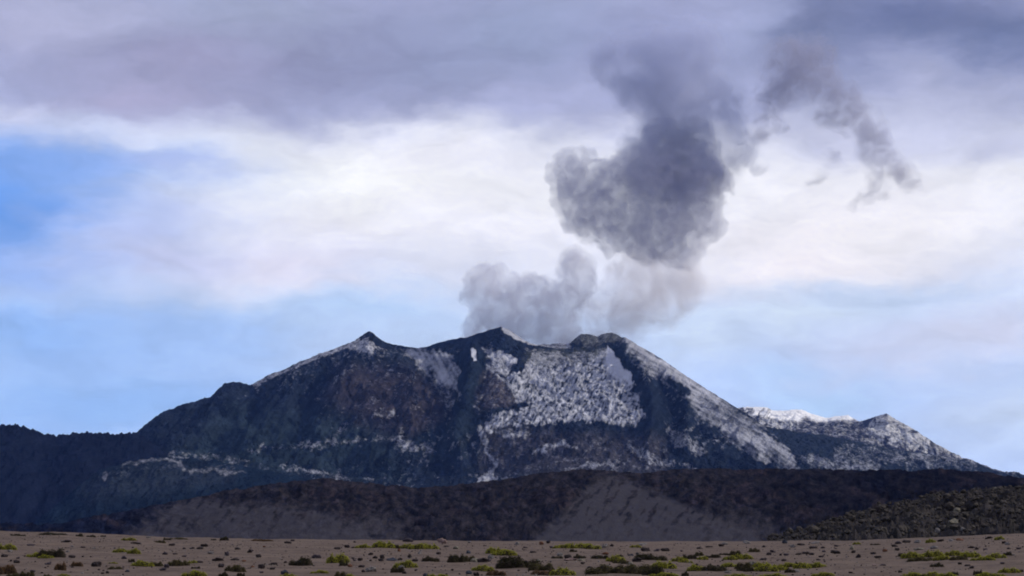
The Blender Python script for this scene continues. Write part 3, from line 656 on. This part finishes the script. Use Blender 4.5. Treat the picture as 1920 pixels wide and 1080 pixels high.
STONES = [
 (180,1062,19,12,DB),(134,1048,13,6,DB),(7,1045,13,7,DB),(30,1056,12,7,DB),(123,1019,20,5,DB),(57,1023,14,5,PG),(90,1058,12,5,PG),(232,1050,10,7,PG),(155,1029,10,3,PG),(18,1036,10,5,PA),(126,1035,8,4,PA),(135,1026,7,4,PA),(176,1030,8,3,PA),(254,1020,18,4,DB),(60,1073,10,6,PG),(238,1071,9,5,BG),(305,1072,14,6,PG),(309,1042,10,6,PG),(312,1063,10,8,PG),(278,1007,9,4,PA),(192,1076,6,4,DB),(33,1048,7,4,PG),
 (548,1014,8,5,DB),(425,1043,9,10,PG),(468,1038,10,8,DB),(484,1045,11,7,DB),(490,1066,13,10,DB),(414,1063,12,8,DB),(408,1052,20,7,DB),(440,1051,17,5,DB),(457,1053,9,4,RU),(513,1058,13,6,DB),(510,1068,11,5,DB),(535,1055,6,5,DB),(445,1031,12,5,DB),(495,1028,6,3,RU),(375,1031,12,5,DB),(383,1026,14,7,DB),(360,1030,10,4,DB),(345,1030,7,4,DB),(328,1040,9,4,DB),(345,1046,9,4,PG),(540,1021,14,5,DB),(593,1048,18,9,PG),(395,1041,12,6,PA),(632,1031,14,5,DB),(322,1024,12,5,DB),(533,1076,14,11,BG),(374,1055,12,5,DB),(473,1062,8,4,RU),(490,1074,8,4,PG),
 (829,1020,18,13,PK),(765,1016,20,8,PG),(878,1037,9,9,BG),(855,1032,12,7,TN),(787,1040,8,8,PA),(822,1039,9,6,DB),(748,1035,6,7,RU),(695,1040,9,6,DB),(703,1046,10,6,DB),(716,1049,9,9,DB),(675,1051,10,7,DB),(735,1053,22,9,BG),(750,1051,9,6,DB),(768,1047,8,9,DB),(778,1053,12,6,DB),(662,1047,6,4,DB),(678,1064,12,6,DB),(695,1073,21,12,PA),(681,1073,8,6,DB),(714,1057,10,6,DB),(665,1054,7,4,PG),(650,1027,10,7,DB),(662,1028,8,4,DB),(665,1017,5,4,DB),(837,1025,10,4,DB),(880,1018,7,4,PA),(920,1047,13,10,PA),(915,1054,12,7,PG),(758,1077,9,6,DB),(780,1073,6,4,PG),(656,1063,10,7,RU),(752,1068,12,8,PA),(905,1056,22,10,DB),(798,1081,10,9,BG),(880,1076,14,8,BG),(890,1054,16,9,TN),(893,1082,12,8,DB),(713,1016,8,4,PA),
 (1050,1044,12,9,PA),(1065,1049,14,10,DB),(1070,1053,26,7,PK),(1090,1053,14,5,TN),(1195,1055,19,10,DB),(1205,1023,16,5,PA),(1210,1034,18,9,DB),(1232,1033,11,7,PG),(1247,1033,16,8,DB),(1183,1043,10,6,BG),(1195,1039,6,5,BG),(1015,1022,9,7,RU),(1028,1020,8,6,DB),(970,1022,8,7,PA),(1135,1028,12,8,PA),(1147,1025,8,7,DB),(1000,1038,12,5,DB),(1092,1061,7,5,DB),(1105,1064,9,5,PG),(1122,1064,6,3,DB),(1010,1055,10,6,TN),(1136,1040,12,6,RU),(1035,1027,9,5,PG),(1182,1060,10,6,TN),(985,1028,9,4,PG),
 (1312,1029,13,6,DB),(1330,1026,14,4,DB),(1352,1025,11,5,DB),(1359,1022,13,5,PA),(1400,1021,14,7,PA),(1432,1027,7,5,DB),(1442,1041,10,7,DB),(1450,1035,12,6,PG),(1432,1049,12,6,DB),(1464,1045,5,5,DB),(1475,1045,10,5,PG),(1470,1053,9,5,DB),(1498,1041,12,5,DB),(1511,1038,14,6,DB),(1522,1041,11,6,DB),(1535,1050,10,4,DB),(1540,1047,10,4,PG),(1567,1039,18,8,DB),(1545,1034,8,4,PG),(1525,1028,16,5,DB),(1543,1028,9,4,DB),(1502,1024,14,5,DB),(1487,1027,10,7,PA),(1472,1015,10,9,BG),(1530,1021,18,5,PA),(1568,1026,9,4,PG),(1495,1074,13,5,PA),(1365,1074,13,5,PA),(1595,1075,8,4,DB),(1412,1059,17,10,TN),(1598,1032,9,10,TN),(1278,1036,6,4,PG),
 (1683,1034,9,6,DB),(1660,1036,10,6,RU),(1638,1040,11,5,DB),(1610,1047,10,9,DB),(1601,1037,8,6,DB),(1647,1048,14,5,DB),(1656,1062,12,4,PG),(1688,1074,8,6,DB),(1678,1026,14,6,DB),(1724,1031,20,6,TN),(1721,1019,11,8,PA),(1752,1029,14,7,PA),(1784,1016,9,6,PA),(1822,1029,14,5,DB),(1832,1030,7,5,DB),(1890,1022,10,6,PA),(1883,1021,8,6,DB),(1848,1031,9,5,PG),(1892,1031,8,4,DB),(1911,1031,10,5,PG),(1800,1058,8,5,DB),(1815,1061,11,5,DB),(1823,1067,9,6,DB),(1855,1011,15,5,DB),(1800,1014,15,6,RU),(1765,1014,13,5,DB),(1700,1017,16,6,DB),(1685,1019,12,6,PG),(1880,1058,9,4,PG),(1640,1062,9,4,PK),
]
# landmarks told by hand: index position -> (its own label, how the others refer to it)
MARK = {
 (94,1047): ('large dark green cushion shrub with a bright green skirt at its left front', 'the green-skirted dark shrub'),
 (180,1062): ('rounded dark brown stone alone on bare dirt, biggest stone at the left', 'the rounded dark brown stone'),
 (112,1069): ('upright rusty brown tuft on bare dirt left of the rounded dark brown stone', None),
 (10,1075): ('tall rusty brown tuft in the bottom left corner', 'the corner tuft'),
 (95,1004): ('long low dark strip of shrub on the rim of the plain at left', 'the long dark rim shrub'),
 (362,1083): ('bright yellow-green cushion cut by the bottom edge, with a dark tuft on it', 'the dark-tufted cushion'),
 (425,1043): ('pointed purple-grey stone standing upright on bare dirt', 'the pointed purple-grey stone'),
 (563,1060): ('wide dark green shrub standing alone on bare dirt left of centre', 'the lone wide dark shrub'),
 (633,1058): ('tall round yellow-green cushion right of the lone wide dark shrub', 'the tall round yellow cushion'),
 (695,1073): ('pale grey boulder lying among small dark stones', 'the pale grey boulder'),
 (829,1020): ('rounded pink boulder on the rim of the plain, near the centre', 'the pink rim boulder'),
 (972,1065): ('largest dark green shrub of the plain, below centre', 'the largest dark shrub'),
 (1070,1053): ('flat pink stone below a heap of dark and pale stones', 'the flat pink stone'),
 (1104,1029): ('right end cushion of the yellow-green row on the central rim', 'the central rim cushions'),
 (1220,1051): ('long dark green shrub above a thick yellow and dark shrub patch', 'the long dark shrub strip'),
 (1340,1071): ('wide dark green shrub among yellow cushions right of centre', 'the wide dark shrub'),
 (1400,1021): ('pale grey stone standing on the rim right of centre', 'the pale rim stone'),
 (1567,1039): ('dark brown stone, biggest on the bare dirt patch at right', 'the bare-patch stone'),
 (1758,1065): ('small dark green shrub below the long yellow cushion row at right', 'the small dark shrub at right'),
 (1692,1042): ('dark green tuft at the left end of the long yellow cushion row', 'the dark end tuft'),
 (1890,1043): ('dark green tuft at the right end of the long yellow cushion row', 'the far right dark tuft'),
 (1890,1022): ('pale grey stone below the rubble at the far right', 'the far right pale stone'),
}
ORD = ['nearest', 'second', 'third', 'fourth', 'fifth', 'sixth', 'seventh', 'eighth', 'ninth', 'tenth', 'eleventh', 'twelfth']
def relation(i, its):
    x, y = i[0], i[1]
    refs = [(abs(x - mx) + 2.2 * abs(y - my), mx, my, rf[1]) for (mx, my), rf in MARK.items() if rf[1] and (mx, my) != (x, y)]
    d, mx, my, ref = min(refs)
    if abs(x - mx) >= 1.6 * abs(y - my): side = 'left of' if x < mx else 'right of'
    else: side = 'behind' if y < my else 'in front of'
    return d, side, ref
def label_all(items, noun):
    out = {}; groups = {}
    for it in items:
        if (it[0], it[1]) in MARK: continue
        d, side, ref = relation(it, items); size = it[2] * it[3] ** .5
        groups.setdefault((it[4], side, ref), []).append((d, it))
    for (c, side, ref), lst in groups.items():
        lst.sort(key=lambda e: e[0])
        for n, (d, it) in enumerate(lst):
            if len(lst) == 1: lb = f'{c} {noun} {side} {ref}'
            else:
                big = max(lst, key=lambda e: e[1][2] * e[1][3])[1]
                shape = 'biggest ' if it is big else ''
                lb = f'{shape}{c} {noun}, {ORD[n]} one {side} {ref}' if n else f'{shape}{c} {noun} nearest to, and {side}, {ref}'
            out[it] = lb
    return out
SL = label_all(SHRUBS, 'cushion shrub'); TL = label_all(STONES, 'stone')
NOUN = {'shrub': 'shrubs on the dirt plain', 'stone': 'stones on the dirt plain'}
pr = np.random.RandomState(3)
for n, it in enumerate(SHRUBS):
    px_, py_, w_, h_, c = it
    p = on_ground(px_, py_); mpp = p[1] / F
    e = bpy.data.objects.new('cushion_shrub', None); COL.objects.link(e)
    wide = 1.12 if c == D_ else 1.5
    W_, H_ = w_ * mpp * wide, h_ * mpp * 1.12
    dep = max(W_ * .75, H_)
    e.location = (p[0], p[1] + dep * .35, p[2] - .02)
    tag(e, SL.get(it) or MARK[(px_, py_)][0], 'shrub', NOUN['shrub'])
    fol, wood = SHR[c, n % 4]
    flip = math.pi if pr.rand() < .5 else 0
    for nm, me in (('foliage', fol), ('stems', wood)):
        o = bpy.data.objects.new(nm, me); COL.objects.link(o); o.parent = e
        o.scale = (W_, dep, H_); o.rotation_euler = (0, 0, flip)
for n, it in enumerate(STONES):
    px_, py_, w_, h_, c = it
    p = on_ground(px_, py_); mpp = p[1] / F
    o = link('stone', STONE[c, n % 5], None, (p[0], p[1] + w_ * mpp * .3, p[2]))
    o.scale = (w_ * mpp * 1.05, w_ * mpp * pr.uniform(.8, 1.1), h_ * mpp * 1.05)
    o.rotation_euler = (pr.uniform(-.12, .12), pr.uniform(-.12, .12), pr.choice([0, math.pi]) + pr.uniform(-.35, .35))
    tag(o, TL.get(it) or MARK[(px_, py_)][0], 'stone', NOUN['stone'])
# loose gravel nobody could count
def scatter(name, pts, sizes, mat_, seed, label):
    r = np.random.RandomState(seed); V, Fc = [], []; n = 0
    forms = [stone_verts(900 + i, .35, icosphere(1)) for i in range(6)]
    for p, s_ in zip(pts, sizes):
        v, f = forms[r.randint(6)]; a_ = r.uniform(0, 6.28); ca, sa = math.cos(a_), math.sin(a_)
        v = v * [1, 1, r.uniform(.5, .9)] * s_
        V.append(np.c_[v[:, 0] * ca - v[:, 1] * sa, v[:, 0] * sa + v[:, 1] * ca, v[:, 2]] + p); Fc.append(f + n); n += len(v)
    return tag(link(name, mesh(name, np.vstack(V), np.vstack(Fc), mat_, False)), label, None, None, 'stuff')
gy = np.sqrt(pr.uniform(52 ** 2, 149 ** 2, 6500)); gx = pr.uniform(-.24, .24, 6500) * gy
keep = fbm2(gx / 6, gy / 9, 3) > -.25; gx, gy = gx[keep], gy[keep]
gs = 0.02 + .13 * pr.beta(1.1, 6, len(gx))
gp = np.c_[gx, gy, ground_z(gx, gy)]
hf = len(gx) * 3 // 4
scatter('gravel', gp[:hf], gs[:hf], SM[DB], 5, 'small dark gravel strewn over the dirt plain')
scatter('pale_gravel', gp[hf:], gs[hf:], SM[PA], 6, 'small pale gravel strewn over the dirt plain')

# ------------------------------------------------------------------ boulders and broken lava on the rubble hill
def on_rubble(px_, py_):
    PX_, PY_ = pix(RX, RY, RZ); d = (PX_ - px_) ** 2 + (PY_ - py_) ** 2
    i = np.unravel_index(np.argmin(d), d.shape); return np.array([RX[i], RY[i], RZ[i]])
BOULD = [(1788, 987, 24, 14, TN, 'big tan boulder low on the rubble slope'), (1795, 962, 13, 10, TN, 'tan boulder standing upright halfway up the rubble slope'), (1808, 953, 13, 6, TN, 'flat tan boulder highest of the pale ones on the rubble'),
         (1758, 999, 10, 9, PA, 'pale grey boulder left of the big tan boulder'), (1708, 998, 9, 7, PA, 'small pale boulder at the left foot of the rubble'), (1805, 994, 8, 6, PA, 'small pale boulder right of the big tan boulder'),
         (1858, 953, 10, 6, PA, 'pale boulder near the right side of the rubble'), (1868, 930, 14, 16, TN, 'upright olive tan boulder near the rubble crest'), (1842, 975, 9, 6, BG, 'blue-grey boulder between the tan ones and the right edge'),
         (1697, 968, 22, 12, DB, 'dark brown boulder with a lighter top on the left rubble'), (1648, 961, 12, 11, DB, 'dark boulder on the left skyline of the rubble'), (1586, 978, 14, 10, DB, 'dark boulder at the low left end of the rubble crest'),
         (1751, 929, 14, 9, DB, 'dark boulder on the middle skyline of the rubble'), (1790, 931, 10, 12, DB, 'upright dark boulder on the rubble skyline right of centre')]
for n, (px_, py_, w_, h_, c, lb) in enumerate(BOULD):
    p = on_rubble(px_, py_); mpp = p[1] / F
    o = link('boulder', STONE[c, n % 5], None, tuple(p)); o.scale = (w_ * mpp * 1.1, w_ * mpp, h_ * mpp * 1.3); o.rotation_euler = (0, 0, pr.uniform(-.4, .4))
    tag(o, lb, 'boulder', 'boulders on the rubble slope')
sel = pr.randint(0, RX[20:190].size, 5200); i0 = np.unravel_index(sel, RX[20:190].shape)
rp = np.c_[RX[20:190][i0], RY[20:190][i0], RZ[20:190][i0]]
rs_ = .18 + 2.2 * pr.beta(1., 7.5, len(rp))
hf = len(rp) * 4 // 5
m, t = material('rubble_block'); pos = t.n('ShaderNodeNewGeometry').outputs['Position']
a = t.noise(pos, .45, 3, .6); b = t.noise(pos, 3, 4, .6)
rough_surface(t, t.mix(t.mr(b, .35, .7), t.mix(t.mr(a, .38, .62), (.009, .008, .008), (.046, .038, .034)), (.080, .070, .058)), .95, b, .8, .2, .1)
scatter('rubble', rp, rs_, m, 8, 'loose dark lava blocks covering the rubble slope')

# ------------------------------------------------------------------ smoke: closed shells of one density each, nested so the edges stay soft
def surface_net(Fd, org, h):
    """iso-surface (0) of a scalar grid as quads"""
    ins = Fd > 0
    nx, ny, nz = Fd.shape
    cnt = np.zeros((nx - 1, ny - 1, nz - 1), np.int8); acc = np.zeros((nx - 1, ny - 1, nz - 1, 3)); num = np.zeros((nx - 1, ny - 1, nz - 1))
    for dx in (0, 1):
        for dy in (0, 1):
            for dz in (0, 1):
                cnt += ins[dx:nx - 1 + dx, dy:ny - 1 + dy, dz:nz - 1 + dz]
    act = (cnt > 0) & (cnt < 8)
    cs = [(0, 0, 0), (1, 0, 0), (0, 1, 0), (1, 1, 0), (0, 0, 1), (1, 0, 1), (0, 1, 1), (1, 1, 1)]
    for i in range(8):
        for j in range(i + 1, 8):
            a_, b_ = np.array(cs[i]), np.array(cs[j])
            if abs(a_ - b_).sum() != 1: continue
            fa = Fd[a_[0]:nx - 1 + a_[0], a_[1]:ny - 1 + a_[1], a_[2]:nz - 1 + a_[2]]; fb = Fd[b_[0]:nx - 1 + b_[0], b_[1]:ny - 1 + b_[1], b_[2]:nz - 1 + b_[2]]
            cr_ = (fa > 0) != (fb > 0); tt = np.where(cr_, fa / np.where(cr_, fa - fb, 1), 0)
            acc += cr_[..., None] * (a_ + (b_ - a_) * tt[..., None]); num += cr_
    idx = -np.ones(act.shape, np.int64); idx[act] = np.arange(act.sum())
    ci = np.argwhere(act); V = (ci + acc[act] / num[act][:, None]) * h + org
    Q = []
    for ax in range(3):
        s0 = [slice(1, -1)] * 3; s0[ax] = slice(0, -1); s1 = list(s0); s1[ax] = slice(1, None)
        a_ = ins[tuple(s0)]; b_ = ins[tuple(s1)]
        e = np.argwhere(a_ != b_); 
        if not len(e): continue
        base = e + np.array([0 if k == ax else 1 for k in range(3)]); fl = a_[tuple(e.T)]
        u, w = [(1, 2), (2, 0), (0, 1)][ax]
        q_ = []
        for du, dw in ((1, 1), (0, 1), (0, 0), (1, 0)):
            c_ = base.copy(); c_[:, u] -= du; c_[:, w] -= dw; q_.append(idx[tuple(c_.T)])
        q_ = np.stack(q_, 1); q_[~fl] = q_[~fl][:, ::-1]; Q.append(q_)
    return V, np.vstack(Q)
def smoke_mat(name, density, colour, absorb, patchy=0, lo=.1, hi=1.9):
    m, t = material(name)
    if patchy:
        pos = t.n('ShaderNodeNewGeometry').outputs['Position']
        density = t.mr(t.noise(pos, 1 / patchy, 5, .62, .6), .40, .62, density * lo, density * hi)
    v = t.n('ShaderNodeVolumePrincipled', {'Color': (*colour, 1), 'Density': density, 'Anisotropy': .0, 'Absorption Color': (*absorb, 1)})
    t.n('ShaderNodeOutputMaterial', {'Volume': v.outputs[0]}); return m
RSM = 11000.
def smoke_field(blobs, h, seed, lump, lump_size, back=0., flat=.8):
    r = np.random.RandomState(seed); C, R = [], []
    for b in blobs:
        px_, py_, rad = b[:3]; mpp = RSM / F
        C.append(at(px_, py_, RSM + back) + [0, r.uniform(-.5, .5) * rad * mpp, 0]); R.append(rad * mpp)
    C, R = np.array(C), np.array(R); pad = R.max() * .45 + 4 * h
    lo = (C - R[:, None]).min(0) - pad; hi = (C + R[:, None]).max(0) + pad
    n = np.ceil((hi - lo) / h).astype(int)
    gx_, gy_, gz_ = np.meshgrid(*[lo[i] + h * np.arange(n[i]) for i in range(3)], indexing='ij')
    Fd = np.zeros(gx_.shape)
    L1 = lump_size
    wxn = n3(gx_ / L1, gy_ / L1, gz_ / L1); 
    ox = .35 * L1 * wxn; oz = .35 * L1 * n3(gx_ / L1 + 50, gy_ / L1, gz_ / L1 + 9)
    for c_, r_ in zip(C, R):
        d = np.sqrt((gx_ + ox - c_[0]) ** 2 + ((gy_ - c_[1]) / flat) ** 2 + (gz_ + oz - c_[2]) ** 2) / r_
        Fd += np.clip(1.5 - d, 0, None) ** 4
    Fd = Fd ** .25 - .5
    bl = 0; a_ = 1.
    for i in range(4):
        s_ = L1 / 1.1 / 2 ** i
        bl = bl + a_ * (.35 - np.abs(n3(gx_ / s_ + 7 * i, gy_ / s_ + 3 * i, gz_ / s_))) * 1.6; a_ *= .55
    Fd += lump * bl
    for a_ in (0, -1):
        Fd[a_] = -1; Fd[:, a_] = -1; Fd[:, :, a_] = -1
    return Fd, lo, h
def smoke(name, label, parts, cat='smoke'):
    e = bpy.data.objects.new(name, None); COL.objects.link(e); tag(e, label, cat)
    base = None
    for pn, fld, level, mat_ in parts:
        Fd, lo, h = fld; V, Q = surface_net(Fd - level, lo, h)
        if base is None: base = V.mean(0) * [1, 1, 0] + [0, 0, V[:, 2].min()]; e.location = base
        o = link(pn, mesh(pn, V - base, Q, mat_, True), e)
    return e
DK = [(1080,350,48),(1112,392,58),(1150,345,52),(1165,420,52),(1220,345,74),(1230,415,68),(1290,340,66),(1300,400,54),(1205,462,36),(1262,462,40),(1150,450,28),(1290,452,32),(1068,308,28),(1338,325,36),(1325,420,32),(1140,474,13),(1300,488,15),(1048,372,20),(1100,292,17),(1045,330,24),(1355,345,22),(1075,422,20),(1250,290,52),(1310,290,44),(1240,250,36),(1300,250,34)]
UP = [(1262,250,72),(1255,190,78),(1285,135,80),(1210,130,66),(1150,122,50),(1330,205,62),(1355,260,45),(1300,95,52),(1235,95,48),(1385,282,34),(1230,300,66),(1300,300,66),(1190,185,40),(1265,310,70),(1340,300,50),(1410,290,20),(1420,315,16)]
ST = [(1225,505,50),(1262,510,40),(1185,530,48),(1150,565,44),(1115,600,38),(1085,632,30),(1200,480,40),(1290,505,28),(1120,640,24),(1060,645,24),(1215,560,50),(1170,600,44),(1250,540,40),(1290,530,34),(1225,565,58),(1290,545,44),(1180,585,52),(1130,560,36),(1160,520,36),(1110,570,30)]
PF = [(905,530,36),(930,518,28),(885,555,24),(958,545,34),(1000,540,30),(1078,500,34),(1088,530,32),(1060,560,40),(1020,575,44),(970,590,48),(920,585,40),(895,620,32),(1010,620,44),(1050,610,38),(955,640,38),(1072,482,22),(1095,500,22),(985,525,15),(1060,645,36)]
WS = [(1422,240,24),(1428,215,26),(1445,188,30),(1472,160,36),(1505,145,40),(1540,165,38),(1575,195,36),(1605,220,34),(1628,250,30),(1645,280,30),(1660,305,32),(1685,325,28),(1710,342,18),(1735,358,9),(1648,345,24),(1622,372,18),(1602,384,11),(1520,110,44),(1480,115,40),(1560,215,30),(1460,235,12),(1540,325,16),(1525,345,12),(1560,300,14)]
f = smoke_field(DK, 6.5, 1, .26, 92)
fu = smoke_field(UP, 8, 2, .30, 120); fs = smoke_field(ST, 8, 3, .28, 110, 420)
M1 = smoke_mat('ash_smoke_dense', .0056, (.56, .55, .69), (.12, .12, .15), 60, .5, 1.5); M2 = smoke_mat('ash_smoke_thin', .0044, (.62, .60, .72), (.2, .2, .2), 50, .2, 1.8)
M3 = smoke_mat('ash_smoke_high', .0022, (.57, .60, .80), (.15, .16, .2), 150); M4 = smoke_mat('ash_smoke_stem', .0026, (.72, .66, .66), (.27, .23, .22), 150, .4, 1.5)
M10 = smoke_mat('ash_smoke_fading', .0012, (.57, .60, .80), (.15, .16, .2), 150)
M9 = smoke_mat('ash_smoke_veil', .0010, (.82, .74, .71), (.4, .34, .3), 150, .3, 1.6)  # warm sunlit glow of the plume's lower edge put into the veil colour
M8 = smoke_mat('ash_smoke_high_core', .0032, (.56, .58, .76), (.14, .14, .18))
smoke('smoke_plume', 'tall dark grey ash plume rising from the summit crater', [('smoke_edge', f, .0, M2), ('smoke_core', f, .09, M1),
      ('smoke_top', fu, -.14, M10), ('smoke_top_skin', fu, .02, M10), ('smoke_top_core', fu, .16, M3), ('smoke_top_heart', fu, .30, M8), ('smoke_stem', fs, -.08, M9), ('smoke_stem_core', fs, .14, M4), ('smoke_stem_heart', fs, .28, M4)])
f = smoke_field(PF, 6, 5, .26, 62, 330)
M5 = smoke_mat('pale_smoke_edge', .0046, (.80, .81, .90), (.3, .3, .36)); M6 = smoke_mat('pale_smoke_core', .0060, (.70, .69, .80), (.22, .22, .28), 80)
smoke('smoke_puff', 'low pale grey billow of steam on the left of the crater', [('smoke_edge', f, .0, M5), ('smoke_core', f, .13, M6)])
f = smoke_field(WS, 7, 8, .34, 100)
M7 = smoke_mat('wisp_smoke', .0026, (.48, .47, .58), (.1, .1, .1), 80, .2, 1.8)
smoke('smoke_wisp', 'thin drifting arc of dark ash smoke right of the plume', [('smoke_edge', f, -.20, M7), ('smoke_core', f, .02, M7), ('smoke_heart', f, .22, M7)])

# ------------------------------------------------------------------ air
m, t = material('haze')
v = t.n('ShaderNodeVolumePrincipled', {'Color': (.18, .36, 1., 1), 'Density': 0.85e-5, 'Absorption Color': (1, 1, 1, 1), 'Anisotropy': 0.})
t.n('ShaderNodeOutputMaterial', {'Volume': v.outputs[0]})
hx, y0, y1, z0, z1 = 30000., -400., 25000., -80., 3000.
bv = [(a_, b_, c_) for a_ in (-hx, hx) for b_ in (y0, y1) for c_ in (z0, z1)]
tag(link('haze', mesh('haze', bv, [(0, 1, 3, 2), (4, 6, 7, 5), (0, 4, 5, 1), (2, 3, 7, 6), (0, 2, 6, 4), (1, 5, 7, 3)], m, False)), 'thin blue air between the plain and the mountains', None, None, 'stuff')

# ------------------------------------------------------------------ render settings
S.view_settings.view_transform = 'Standard'; S.view_settings.look = 'None'; S.view_settings.exposure = 0; S.view_settings.gamma = 1
S.render.engine = 'CYCLES'
c = S.cycles; c.use_denoising = True; c.filter_width = 1.9; c.volume_bounces = 3; c.volume_step_rate = .6; c.volume_max_steps = 256; c.max_bounces = 8; c.transparent_max_bounces = 16
c.use_adaptive_sampling = True; c.adaptive_threshold = .01
print('built in', round(time.time() - T0, 1))
